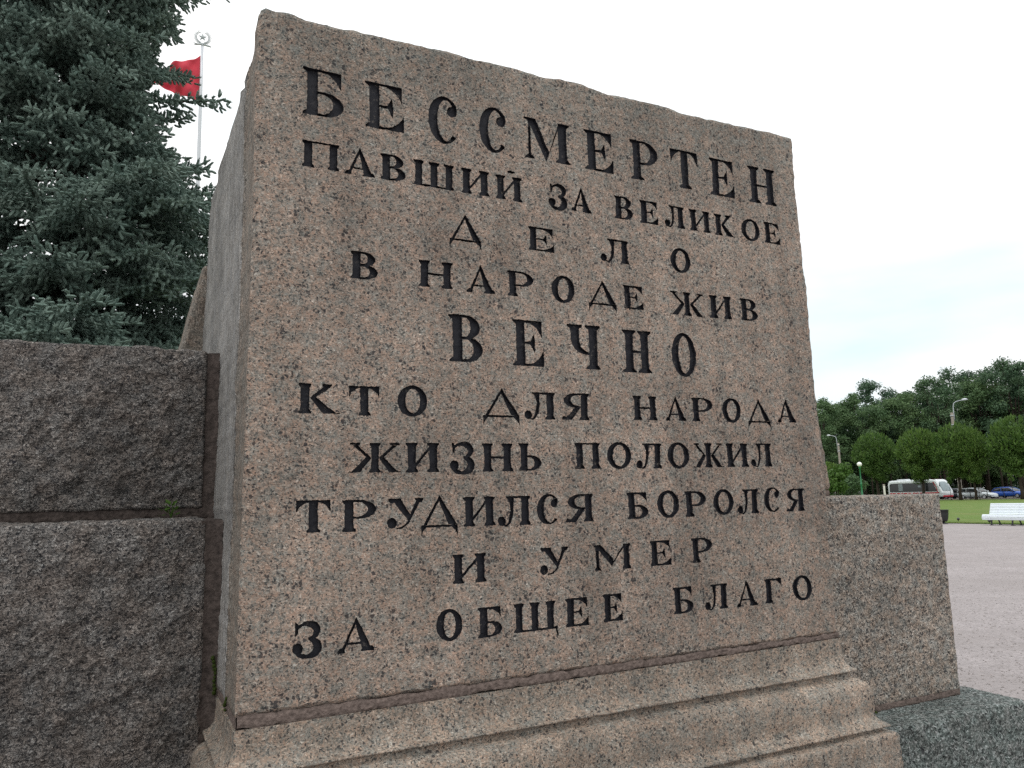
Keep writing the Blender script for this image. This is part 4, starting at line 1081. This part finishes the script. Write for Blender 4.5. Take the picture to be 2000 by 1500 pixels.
tall = [make_tall('full', 201, 21, 5.6, 4.5, 17000, 0.21, M['park_leaf']), make_tall('full', 202, 22, 6.0, 4.0, 17000, 0.21, M['park_leaf_dark']),
        make_tall('open', 203, 23, 5.6, 6.5, 12500, 0.21, M['park_leaf_dark']), make_tall('full', 204, 20, 6.2, 3.5, 17000, 0.21, M['park_leaf'])]
G2 = 'tall park trees behind the road'
# column in the photo, distance, height relative to prototype, prototype
ROW = [(1612, 136, 0.99, 0, 'tall park tree rising right at the granite block edge'), (1652, 142, 1.00, 3, 'tall park tree behind the left curved street lamp'),
       (1690, 138, 1.02, 0, 'tall park tree above the green globe lamp'), (1727, 146, 1.12, 2, 'dark open-crowned park tree with a flat rounded top above the coach rear'),
       (1772, 140, 1.05, 3, 'tall park tree behind the coach, left of a sky dip'), (1812, 152, 1.08, 1, 'tall park tree standing at the dip in the skyline'),
       (1848, 138, 1.05, 2, 'gappy park tree with ragged twigs behind the right street lamp'), (1888, 150, 1.23, 1, 'rounded dark park tree right of the street lamp head'),
       (1930, 143, 1.16, 3, 'tall park tree above the silver car'), (1966, 150, 1.22, 1, 'tall park tree above the blue car'),
       (2003, 138, 1.14, 2, 'tallest park tree cut by the right picture edge'), (2052, 140, 1.2, 1, 'tall park tree reaching in from the right edge')]
for i, (px, dp, sc, k, lab) in enumerate(ROW):
    sc *= 0.83 + 0.085 * min(1.0, (px - 1612) / 390)
    put(tall[k], at(px, dp), i * 1.9, (sc * 1.08, sc * 1.08, sc), lab, G2)
under = [make_tall('full', 301, 10.5, 4.2, 0.8, 9000, 0.20, M['park_leaf_dark']), make_tall('full', 302, 9.5, 4.6, 0.6, 9000, 0.20, M['park_leaf'])]
for u_ in under: u_.name = 'understorey_tree'
G3 = 'low dark trees under the tall park trees'
for i in range(15):
    px = 1598 + i * 31 + random.uniform(-7, 7)
    put(under[i % 2], at(px, 160 + random.uniform(-6, 22)), i * 2.3, random.uniform(0.85, 1.25), 'low dark tree filling the gap beneath the tall park trees', G3)
G4 = 'park trees deep in the wood'
for i in range(11):
    px = 1600 + i * 43 + random.uniform(-8, 8)
    put(tall[(i * 3 + 1) % 4], at(px, 186 + random.uniform(-6, 14)), i * 1.3 + 0.6, 0.96 + 0.02 * i, 'tall tree deep in the wood behind the front trees', G4)
# slim bare trunks of the wood behind the parked cars
tk = empty('slim_tree'); tag(tk, cat='tree')
mb = MB(); mb.tube([(0, 0, -0.1), (0.05, 0, 4), (-0.05, 0.1, 9)], [0.17, 0.14, 0.08], 7); mb.build('trunk', M['bark'], tk, smooth=True)
V, F = leaf_cloud([(0.2, 0, 8.6, 1.6), (-0.6, 0.3, 9.6, 1.4), (0.3, -0.4, 10.4, 1.2)], 900, 0.28, 77); mesh_obj('crown', V, F, M['park_leaf_dark'], tk)
for i in range(16):
    px = 1700 + i * 20 + random.uniform(-6, 6)
    put(tk, at(px, 122 + random.uniform(0, 22)), i * 1.1, random.uniform(0.8, 1.15), 'slim dark tree trunk in the shade behind the parked vehicles', 'slim trunks in the wood')
# saplings
sp = empty('sapling')
mb = MB(); mb.tube([(0, 0, -0.05), (0.04, 0, 1.2), (0.0, 0.03, 2.5)], [0.03, 0.024, 0.01], 6); mb.build('trunk', M['bark'], sp, smooth=True)
V, F = leaf_cloud([(0, 0, 2.1, 0.30), (0.2, 0.1, 2.45, 0.26), (-0.18, 0, 2.6, 0.22), (0.05, 0, 2.9, 0.2)], 260, 0.09, 78); mesh_obj('crown', V, F, M['shrub_leaf'], sp)
for px, dp, sc, lab in ((1856, 97, 1.1, 'thin sapling just right of the coach front'), (1912, 95, 1.15, 'thin sapling right of the paired lime trunks'), (1978, 101, 1.2, 'thin pale sapling behind the blue car')):
    put(sp, at(px, dp), px * 0.1, sc, lab, 'saplings along the road').__setitem__('category', 'sapling')
# shrubs left of the lamp
def make_shrub(seed, mat):
    r_ = random.Random(seed); root = empty('shrub')
    cl = [(r_.uniform(-1.1, 1.1), r_.uniform(-1.1, 1.1), r_.uniform(0.6, 3.2), r_.uniform(0.5, 0.9)) for _ in range(16)]
    V, F = leaf_cloud(cl, 2600, 0.15, seed, up=0.5); mesh_obj('crown', V, F, mat, root)
    mb = MB()
    for c in cl[::3]: mb.tube([(0, 0, -0.05), (c[0] * 0.4, c[1] * 0.4, c[2] * 0.6), c[:3]], [0.05, 0.03, 0.012], 5)
    mb.build('stem', M['bark'], root); return root
s1 = make_shrub(55, M['shrub_leaf']); s2 = make_shrub(56, M['park_leaf'])
tag(s1, 'bright green shrub just above the low wall beside the inscribed block', 'shrub'); s1.location = at(1634, 88); s1.scale = (1.2, 1.2, 1.35)
tag(s2, 'grey-green shrub left of the green lamp post', 'shrub'); s2.location = at(1661, 96); s2.scale = (1.1, 1.1, 1.05)
# ================================================================ street furniture
AE = math.atan2(E_.y, E_.x)                          # heading of path edge and road
# ---- bench
bo = Vector((19.86, 32.90)) - E_ * 0.42 + Nn * 0.20
bench = empty('park_bench', (bo.x, bo.y, 0), AE)
tag(bench, 'white slatted park bench with dark feet on the gravel by the lawn', 'bench')
BLn = 2.5
seat_pts = [(0.13, 0.415), (0.06, 0.400), (-0.01, 0.395), (-0.08, 0.402), (-0.15, 0.418), (-0.22, 0.432), (-0.285, 0.425), (-0.325, 0.375), (-0.335, 0.310), (-0.325, 0.250)]
back_pts = [(0.165, 0.475), (0.190, 0.540), (0.212, 0.605), (0.233, 0.670), (0.254, 0.735), (0.275, 0.800), (0.300, 0.862)]
def slat(y, z, ang, name, wd=0.056):
    mb = MB(); c, s_ = math.cos(ang), math.sin(ang); h_ = wd / 2; th = 0.013; b = 0.005
    pr = [(-h_ + b, -th), (h_ - b, -th), (h_, -th + b), (h_, th - b), (h_ - b, th), (-h_ + b, th), (-h_, th - b), (-h_, -th + b)]
    mb.loft([[(x, y + p * c - q * s_, z + p * s_ + q * c) for p, q in pr] for x in (0, BLn)])
    return mb.build(name, M['white_paint'], bench)
for lst, nm in ((seat_pts, 'seat_slat'), (back_pts, 'back_slat')):
    for i, (y, z) in enumerate(lst):
        a, b = lst[max(i - 1, 0)], lst[min(i + 1, len(lst) - 1)]
        slat(y, z, math.atan2(b[1] - a[1], b[0] - a[0]), nm)
for x in (0.36, BLn / 2, BLn - 0.36):
    mb = MB()
    for pts, w_ in (([(-0.27, 0.0), (-0.30, 0.05), (-0.265, 0.16), (-0.27, 0.26), (-0.30, 0.36)], 0.05), ([(0.27, 0.0), (0.24, 0.08), (0.17, 0.22), (0.12, 0.38)], 0.045),
                    ([(-0.30, 0.385), (-0.15, 0.385), (0, 0.365), (0.12, 0.385), (0.18, 0.46), (0.245, 0.65), (0.315, 0.86)], 0.035), ([(-0.25, 0.20), (0.0, 0.26), (0.17, 0.22)], 0.03)):
        V = [(x + sx * 0.022, y - w_ / 2 + (w_ if k else 0), z) for sx in (-1, 1) for (y, z) in pts for k in (0, 1)]
        n = len(pts); m = 2 * n; Fc = []
        for i in range(n - 1):
            a = 2 * i; Fc += [(a, a + 1, a + 3, a + 2), (m + a, m + a + 2, m + a + 3, m + a + 1), (a, a + 2, m + a + 2, m + a), (a + 1, m + a + 1, m + a + 3, a + 3)]
        Fc += [(0, m, m + 1, 1), (m - 2, m - 1, 2 * m - 1, 2 * m - 2)]
        mb.add(V, Fc)
    mb.box(x - 0.035, x + 0.035, -0.33, -0.22, 0.0, 0.03); mb.box(x - 0.035, x + 0.035, 0.22, 0.32, 0.0, 0.03)
    mb.build('leg_frame', M['iron'], bench)

# ---- litter bin
bp_ = ground_bin = (19.05, 35.35)
binr = empty('litter_bin', (19.10, 35.42, 0)); tag(binr, 'black tapered litter bin on a foot at the lawn edge by the wall', 'litter bin')
MB().lathe([(0.16, 0.105), (0.20, 0.16), (0.235, 0.30), (0.255, 0.46), (0.265, 0.60), (0.275, 0.605), (0.275, 0.63), (0.245, 0.63), (0.235, 0.5), (0.19, 0.2), (0.02, 0.17)], 20).build('bin_bowl', M['iron'], binr, smooth=True)
MB().lathe([(0.20, 0.0), (0.20, 0.02), (0.12, 0.05), (0.07, 0.08), (0.07, 0.11), (0.12, 0.125)], 18).build('foot', M['iron'], binr, smooth=True)

# ---- ground spotlights at the lawn edge
sl = empty('ground_spotlight', (20.73, 37.1, 0), 1.0)
MB().lathe([(0.012, -0.02), (0.012, 0.07), (0.03, 0.075)], 8).build('stake', M['iron'], sl)
mb = MB(); mb.tube([(-0.07, 0, 0.11), (0.02, 0, 0.125), (0.06, 0, 0.132), (0.075, 0, 0.135)], [0.045, 0.058, 0.066, 0.066], 12); mb.build('lamp_head', M['iron'], sl, smooth=True)
mb = MB(); mb.tube([(0.0752, 0, 0.135), (0.079, 0, 0.136)], 0.054, 12); mb.build('lens', M['glass'], sl)
tag(sl, 'tiny black ground spotlight on the lawn edge between bin and bench', 'spotlight', 'ground spotlights')
s2_ = copy_tree(sl); s2_.location = (20.50, 34.3, 0); s2_['label'] = 'tiny black ground spotlight just left of the bench feet'

# ---- green globe lamp
gl = empty('globe_lamp', at(1683, 76)); tag(gl, 'green lamp post with one white globe above the low wall', 'street lamp')
MB().lathe([(0.19, 0), (0.19, 0.1), (0.14, 0.16), (0.115, 0.9), (0.14, 0.94), (0.14, 1.0), (0.085, 1.08), (0.075, 2.1), (0.10, 2.14), (0.10, 2.2), (0.062, 2.28), (0.05, 3.7), (0.09, 3.76), (0.11, 3.86), (0.07, 3.9)], 14).build('pole', M['green_paint'], gl, smooth=True)
MB().lathe([(0.226 * math.sin(math.pi * i / 14) + 0.002, 4.10 - 0.226 * math.cos(math.pi * i / 14)) for i in range(15)], 20).build('globe', M['globe'], gl, smooth=True)

# ---- concrete street lamps with a bent steel arm
def street_lamp(loc, rz, label, sc):
    r = empty('street_lamp', loc, rz); r.scale = (sc, sc, sc); tag(r, label, 'street lamp', 'concrete street lamps with bent arms')
    MB().lathe([(0.16, 0), (0.155, 0.8), (0.115, 7.45), (0.112, 7.5)], 12).build('concrete_pole', M['concrete'], r, smooth=True)
    mb = MB(); mb.tube([(0.15, 0, 6.2), (0.15, 0, 7.6), (0.16, 0, 8.05), (0.24, 0, 8.32), (0.42, 0, 8.45), (0.75, 0, 8.52), (0.92, 0, 8.55)], 0.035, 8)
    for z in (6.4, 7.2): mb.lathe([(0.17, z), (0.17, z + 0.08)], 12)
    mb.build('arm', M['steel'], r, smooth=True)
    mb = MB(); mb.tube([(0.86, 0, 8.55), (0.95, 0, 8.57), (1.10, 0, 8.58), (1.24, 0, 8.57), (1.30, 0, 8.55)], [0.05, 0.095, 0.115, 0.085, 0.03], 10); mb.build('lamp_head', M['pale_steel'], r, smooth=True)
    return r
street_lamp(at(1875.5, 104), R(-28), 'street lamp with steel arm bent right, against the tall trees', 1.55)
street_lamp(at(1645, 125), R(152), 'street lamp with arm bent left, beside the inscribed block edge', 1.23)

# ---- white marker post, black posts along the lawn
wp = empty('marker_post', at(1727, 92)); tag(wp, 'short white marker post left of the coach above the low wall', 'post')
MB().box(-0.10, 0.10, -0.08, 0.08, 0.0, 2.05, 0.02).build('shaft', M['post_white'], wp)
MB().box(-0.12, 0.12, -0.10, 0.10, 2.053, 2.20, 0.03).build('cap', M['concrete'], wp)
po = empty('bollard')
MB().lathe([(0.075, 0), (0.075, 0.08), (0.05, 0.12), (0.045, 0.92), (0.07, 0.95), (0.07, 1.0), (0.03, 1.06), (0.035, 1.1), (0.0, 1.14)], 10).build('shaft', M['iron'], po, smooth=True)
MB().box(-0.09, 0.09, -0.09, 0.09, 0.0, 0.035).build('base_plate', M['iron'], po)
for i, (px, lab) in enumerate(((1894, 'black bollard between the paired lime trunks, by the silver car'), (1927, 'black bollard at the bonnet of the silver car'), (1960, 'black bollard in front of the blue car doors'), (1998, 'black bollard before the blue car bonnet at right edge'))):
    o = po if i == 0 else copy_tree(po)
    s_ = (Vector(at(px, 98.5)[:2]) - P0).dot(E_); b_ = Vector(at(px, 98.5)[:2])
    o.location = (b_.x, b_.y, 0.0)
    tag(o, lab, 'bollard', 'black bollards along the lawn')

# ================================================================ vehicles
def sup(cy, z0, z1, hw, n=20, e=4.0, top=None):
    out = []; cz = (z0 + z1) / 2; hz = (z1 - z0) / 2
    for i in range(n):
        a = 2 * math.pi * (i + 0.5) / n; c, s_ = math.cos(a), math.sin(a)
        y = math.copysign(abs(c) ** (2 / e), c); z = math.copysign(abs(s_) ** (2 / e), s_)
        k = 1.0 if top is None else 1 - (1 - top) * (z * 0.5 + 0.5)
        out.append((cy + hw * y * k, cz + hz * z))
    return out
def wheel(parent, x, y, r, w, sg):
    mb = MB(); mb.V = []; prof = [(r * 0.55, -w / 2), (r * 0.93, -w / 2), (r, -w * 0.3), (r, w * 0.3), (r * 0.93, w / 2), (r * 0.55, w / 2)]
    mb.loft([[(x + a * math.cos(2 * math.pi * j / 20), y + b, r + a * math.sin(2 * math.pi * j / 20)) for j in range(20)] for a, b in prof])
    wl = mb.build('wheel', M['tyre'], parent, smooth=False)
    m2 = MB(); m2.loft([[(x + a * math.cos(2 * math.pi * j / 16), y + sg * b, r + a * math.sin(2 * math.pi * j / 16)) for j in range(16)] for a, b in ((r * 0.64, w / 2 - 0.02), (r * 0.64, w / 2 + 0.006), (r * 0.5, w / 2 + 0.012), (r * 0.16, w / 2 + 0.004), (r * 0.12, w / 2 + 0.02))])
    m2.build('rim', M['rim'], wl)
def car(name, loc, rz, paint, label, length=4.25, body=None, roof=None, hw=0.86):
    r = empty(name, loc, rz); tag(r, label, 'car', 'cars parked along the road')
    L_ = length
    mb = MB()                                         # body: (x share, z low, z high, half width)
    mb.loft([[(x * L_, y, z) for y, z in sup(0, a, b, hw * w_, 20, 3.6)] for x, a, b, w_ in body])
    mb.build('body', paint, r, smooth=True)
    # cabin: glass house with painted roof
    gb = MB(); gb.loft([[(x * L_, y, z) for y, z in sup(0, a, b, hw * w_, 20, 4.5, 0.80)] for x, a, b, w_ in roof]); gb.build('windows', M['glass'], r, smooth=True)
    rb = MB(); rb.loft([[(x * L_, y, z) for y, z in sup(0, b - 0.10, b + 0.012, hw * w_ * 0.835, 16, 3.5)] for x, a, b, w_ in roof[1:-1]]); rb.build('roof', paint, r, smooth=True)
    xs = [p[0] for p in roof]
    for sg in (-1, 1):
        top = [p for p in roof]
        for (xa, za, xb, zb) in ((top[0][0], top[0][1] + 0.06, top[1][0], top[1][2]), (0.5 * (xs[1] + xs[-2]) - 0.01, top[1][1] + 0.1, 0.5 * (xs[1] + xs[-2]) - 0.005, top[2][2]), (top[-1][0], top[-1][1] + 0.06, top[-2][0], top[-2][2])):
            pl = MB(); pl.tube([(xa * L_, sg * hw * 0.90, za), ((xa + xb) / 2 * L_, sg * hw * 0.86, (za + zb) / 2 + 0.02), (xb * L_, sg * hw * 0.755, zb - 0.02)], 0.035, 6); pl.build('pillar', paint, r)

        wh = 0.31
        for x in (-0.31, 0.315): wheel(r, x * L_, sg * (hw - 0.09), wh, 0.2, sg)
        h_ = MB(); zz = body[-2][2] - 0.13; h_.box(L_ * 0.455, L_ * 0.485, sg * hw * 0.50 - 0.15, sg * hw * 0.50 + 0.15, zz - 0.08, zz + 0.05, 0.015); h_.build('headlight', M['lampglass'], r)
        h_ = MB(); h_.box(-L_ * 0.495, -L_ * 0.475, sg * hw * 0.7 - 0.1, sg * hw * 0.7 + 0.1, 0.62, 0.85, 0.01); h_.build('tail_light', M['red_lens'], r)
        h_ = MB(); h_.tube([(roof[-1][0] * L_ - 0.30, sg * (hw * 0.90), 0.98), (roof[-1][0] * L_ - 0.26, sg * (hw + 0.07), 1.02), (roof[-1][0] * L_ - 0.24, sg * (hw + 0.16), 1.01)], [0.02, 0.07, 0.05], 8); h_.build('mirror', paint, r, smooth=True)
        for xd in (0.13, -0.12):
            dn = MB(); dn.box(xd * L_ - 0.006, xd * L_ + 0.006, sg * (hw * 0.955) - 0.02, sg * (hw * 0.955) + 0.02, 0.40, 0.86); dn.build('door_gap', M['iron'], r)
    wsc = MB(); a, b = roof[-1], roof[-2]
    y0, y1 = hw * 0.80, hw * 0.66
    wsc.add([(a[0] * L_ + 0.012, -y0, a[1] + 0.10), (a[0] * L_ + 0.012, y0, a[1] + 0.10), (b[0] * L_ + 0.03, y1, b[2] - 0.05), (b[0] * L_ + 0.03, -y1, b[2] - 0.05)], [(0, 1, 2, 3)])
    wsc.build('windscreen', M['windscreen'], r)
    bm_ = MB(); bm_.box(L_ * 0.47, L_ * 0.502, -hw * 0.72, hw * 0.72, 0.26, 0.44, 0.03); bm_.build('bumper', paint, r)
    gp = MB(); gp.box(L_ * 0.500, L_ * 0.505, -0.26, 0.26, 0.36, 0.46); gp.build('number_plate', M['white_paint'], r)
    return r
HATCH = dict(body=[(-0.495, 0.45, 0.80, 0.82), (-0.475, 0.30, 0.92, 0.93), (-0.40, 0.22, 0.98, 0.99), (-0.2, 0.19, 0.97, 1.0), (0.10, 0.19, 0.95, 1.0), (0.22, 0.19, 0.93, 0.99), (0.35, 0.22, 0.86, 0.97), (0.45, 0.27, 0.76, 0.90), (0.485, 0.33, 0.66, 0.78), (0.50, 0.42, 0.58, 0.6)],
             roof=[(-0.465, 0.84, 1.02, 0.90), (-0.36, 0.84, 1.40, 0.92), (-0.18, 0.84, 1.47, 0.93), (0.03, 0.84, 1.43, 0.93), (0.245, 0.82, 0.94, 0.93)])
WAGON = dict(body=[(-0.495, 0.45, 0.84, 0.84), (-0.48, 0.30, 0.95, 0.94), (-0.40, 0.22, 0.98, 0.99), (-0.2, 0.19, 0.97, 1.0), (0.10, 0.19, 0.95, 1.0), (0.20, 0.19, 0.93, 0.99), (0.33, 0.22, 0.86, 0.97), (0.45, 0.27, 0.76, 0.91), (0.487, 0.33, 0.66, 0.80), (0.50, 0.42, 0.58, 0.6)],
             roof=[(-0.485, 0.86, 1.00, 0.91), (-0.43, 0.84, 1.40, 0.92), (-0.18, 0.84, 1.47, 0.93), (0.02, 0.84, 1.44, 0.93), (0.225, 0.82, 0.95, 0.93)])
car('parked_car', at(1973, 103), AE, M['car_blue'], 'blue hatchback parked behind the white bench, bonnet to the right', 4.5, **HATCH)
car('parked_car', at(1908, 101.5), AE, M['car_silver'], 'silver estate car parked behind the paired lime trunks', 4.75, **WAGON)
car('parked_car', at(1872, 107), AE, M['car_dark'], 'dark grey car half hidden between the coach and the silver car', 4.3, **HATCH)

# ---- coach
bx, by, _ = at(1796, 109)
bus = empty('coach', (bx, by, 0), AE); tag(bus, 'white and red coach with dark windows parked beyond the low wall', 'bus')
BL_, BH, BW = 8.6, 2.80, 1.18
def ring(x, z0, z1, hw, e=7): return [(x, y, z) for y, z in sup(0, z0, z1, hw, 28, e)]
MB().loft([ring(-BL_ / 2, 0.75, BH - 0.42, BW * 0.86), ring(-BL_ / 2 + 0.07, 0.50, BH - 0.18, BW * 0.96), ring(-BL_ / 2 + 0.22, 0.36, BH - 0.03, BW), ring(-BL_ / 2 + 0.6, 0.32, BH, BW), ring(BL_ / 2 - 1.5, 0.32, BH, BW),
           ring(BL_ / 2 - 1.05, 0.32, BH - 0.03, BW), ring(BL_ / 2 - 0.80, 0.32, BH - 0.16, BW), ring(BL_ / 2 - 0.50, 0.33, 2.08, BW * 0.995), ring(BL_ / 2 - 0.20, 0.34, 1.50, BW * 0.985), ring(BL_ / 2 - 0.06, 0.36, 1.20, BW * 0.96), ring(BL_ / 2 + 0.03, 0.42, 1.0, BW * 0.88)]).build('body', M['bus_white'], bus, smooth=True)
for sg in (-1, 1):
    y = sg * (BW + 0.004)
    mb = MB(); mb.add([(-BL_ / 2 + 0.40, y, 1.14), (BL_ / 2 - 0.62, y, 1.14), (BL_ / 2 - 1.15, y, 2.34), (-BL_ / 2 + 0.60, y, 2.36), (-BL_ / 2 + 0.38, y, 2.16), (-BL_ / 2 + 0.30, y, 1.4)], [(0, 1, 2, 3, 4, 5)]); mb.build('window_band', M['glass'], bus)
    mb = MB(); mb.box(-BL_ / 2 + 0.3, BL_ / 2 - 0.35, y - 0.004, y + 0.004, 0.88, 1.04)
    mb.add([(BL_ / 2 - 0.60, y + sg * 0.006, 0.9), (BL_ / 2 - 0.48, y + sg * 0.006, 0.9), (BL_ / 2 - 0.68, y + sg * 0.006, 1.8), (BL_ / 2 - 1.08, y + sg * 0.006, 2.45), (BL_ / 2 - 1.25, y + sg * 0.006, 2.45), (BL_ / 2 - 0.78, y + sg * 0.006, 1.7)], [(0, 1, 2, 3, 4, 5)])
    mb.build('red_stripe', M['bus_red'], bus)
    mb = MB()
    for i in range(9):                                # pale lettering blocks too blurred to read, as in the photograph
        x = -BL_ / 2 + 0.7 + i * 0.62; mb.box(x, x + 0.12 + 0.1 * (i % 3), y + sg * 0.006 - 0.002, y + sg * 0.006 + 0.002, 0.92, 0.98 + 0.05 * (i % 2))
    mb.build('stripe_lettering', M['bus_white'], bus)
    for x0_, x1_, m_ in ((-BL_ / 2 + 1.85, -BL_ / 2 + 2.55, 'windscreen'), (BL_ / 2 - 3.55, BL_ / 2 - 3.1, 'windscreen')):
        mb = MB(); mb.box(x0_, x1_, y + sg * 0.005 - 0.002, y + sg * 0.005 + 0.002, 1.3 if x0_ < -1 else 1.75, 2.25 if x0_ < -1 else 2.0); mb.build('curtain', M[m_], bus)
    for x in (-BL_ / 2 + 1.7, BL_ / 2 - 1.75): wheel(bus, x, sg * (BW - 0.13), 0.42, 0.26, sg)
    mb = MB(); mb.tube([(BL_ / 2 - 0.25, sg * BW * 0.97, 2.22), (BL_ / 2 - 0.05, sg * (BW + 0.16), 2.15), (BL_ / 2 - 0.03, sg * (BW + 0.18), 1.8)], [0.03, 0.04, 0.09], 8); mb.build('mirror', M['iron'], bus)
    mb = MB(); mb.box(BL_ / 2 - 0.02, BL_ / 2 + 0.045, sg * 0.78 - 0.17, sg * 0.78 + 0.17, 0.74, 0.92, 0.02); mb.build('headlight', M['lampglass'], bus)
mb = MB(); V = []
for (x, z, w_) in ((BL_ / 2 - 0.03, 1.20, 1.0), (BL_ / 2 - 0.16, 1.50, 1.0), (BL_ / 2 - 0.46, 2.08, 0.98), (BL_ / 2 - 0.70, 2.45, 0.90)):
    V += [(x - 0.10 * abs(t) ** 4 + 0.02, t * w_, z) for t in (-1, -0.8, -0.4, 0, 0.4, 0.8, 1)]
mb.add(V, [(i * 7 + j, i * 7 + j + 1, i * 7 + j + 8, i * 7 + j + 7) for i in range(3) for j in range(6)]); mb.build('windscreen', M['windscreen'], bus, smooth=True)
mb = MB(); mb.box(BL_ / 2 - 0.08, BL_ / 2 + 0.06, -1.0, 1.0, 0.36, 0.60, 0.04); mb.build('bumper', M['bus_red'], bus)
mb = MB(); mb.box(-BL_ / 2 + 1.2, -BL_ / 2 + 2.5, -0.6, 0.6, BH + 0.0, BH + 0.14, 0.05); mb.build('roof_unit', M['bus_white'], bus)
mb = MB(); mb.add([(BL_ / 2 - 1.75, -0.95, BH + 0.006), (BL_ / 2 - 1.05, -0.95, BH - 0.015), (BL_ / 2 - 1.05, 0.95, BH - 0.015), (BL_ / 2 - 1.75, 0.95, BH + 0.006)], [(0, 1, 2, 3)]); mb.build('roof_stripe', M['bus_red'], bus)
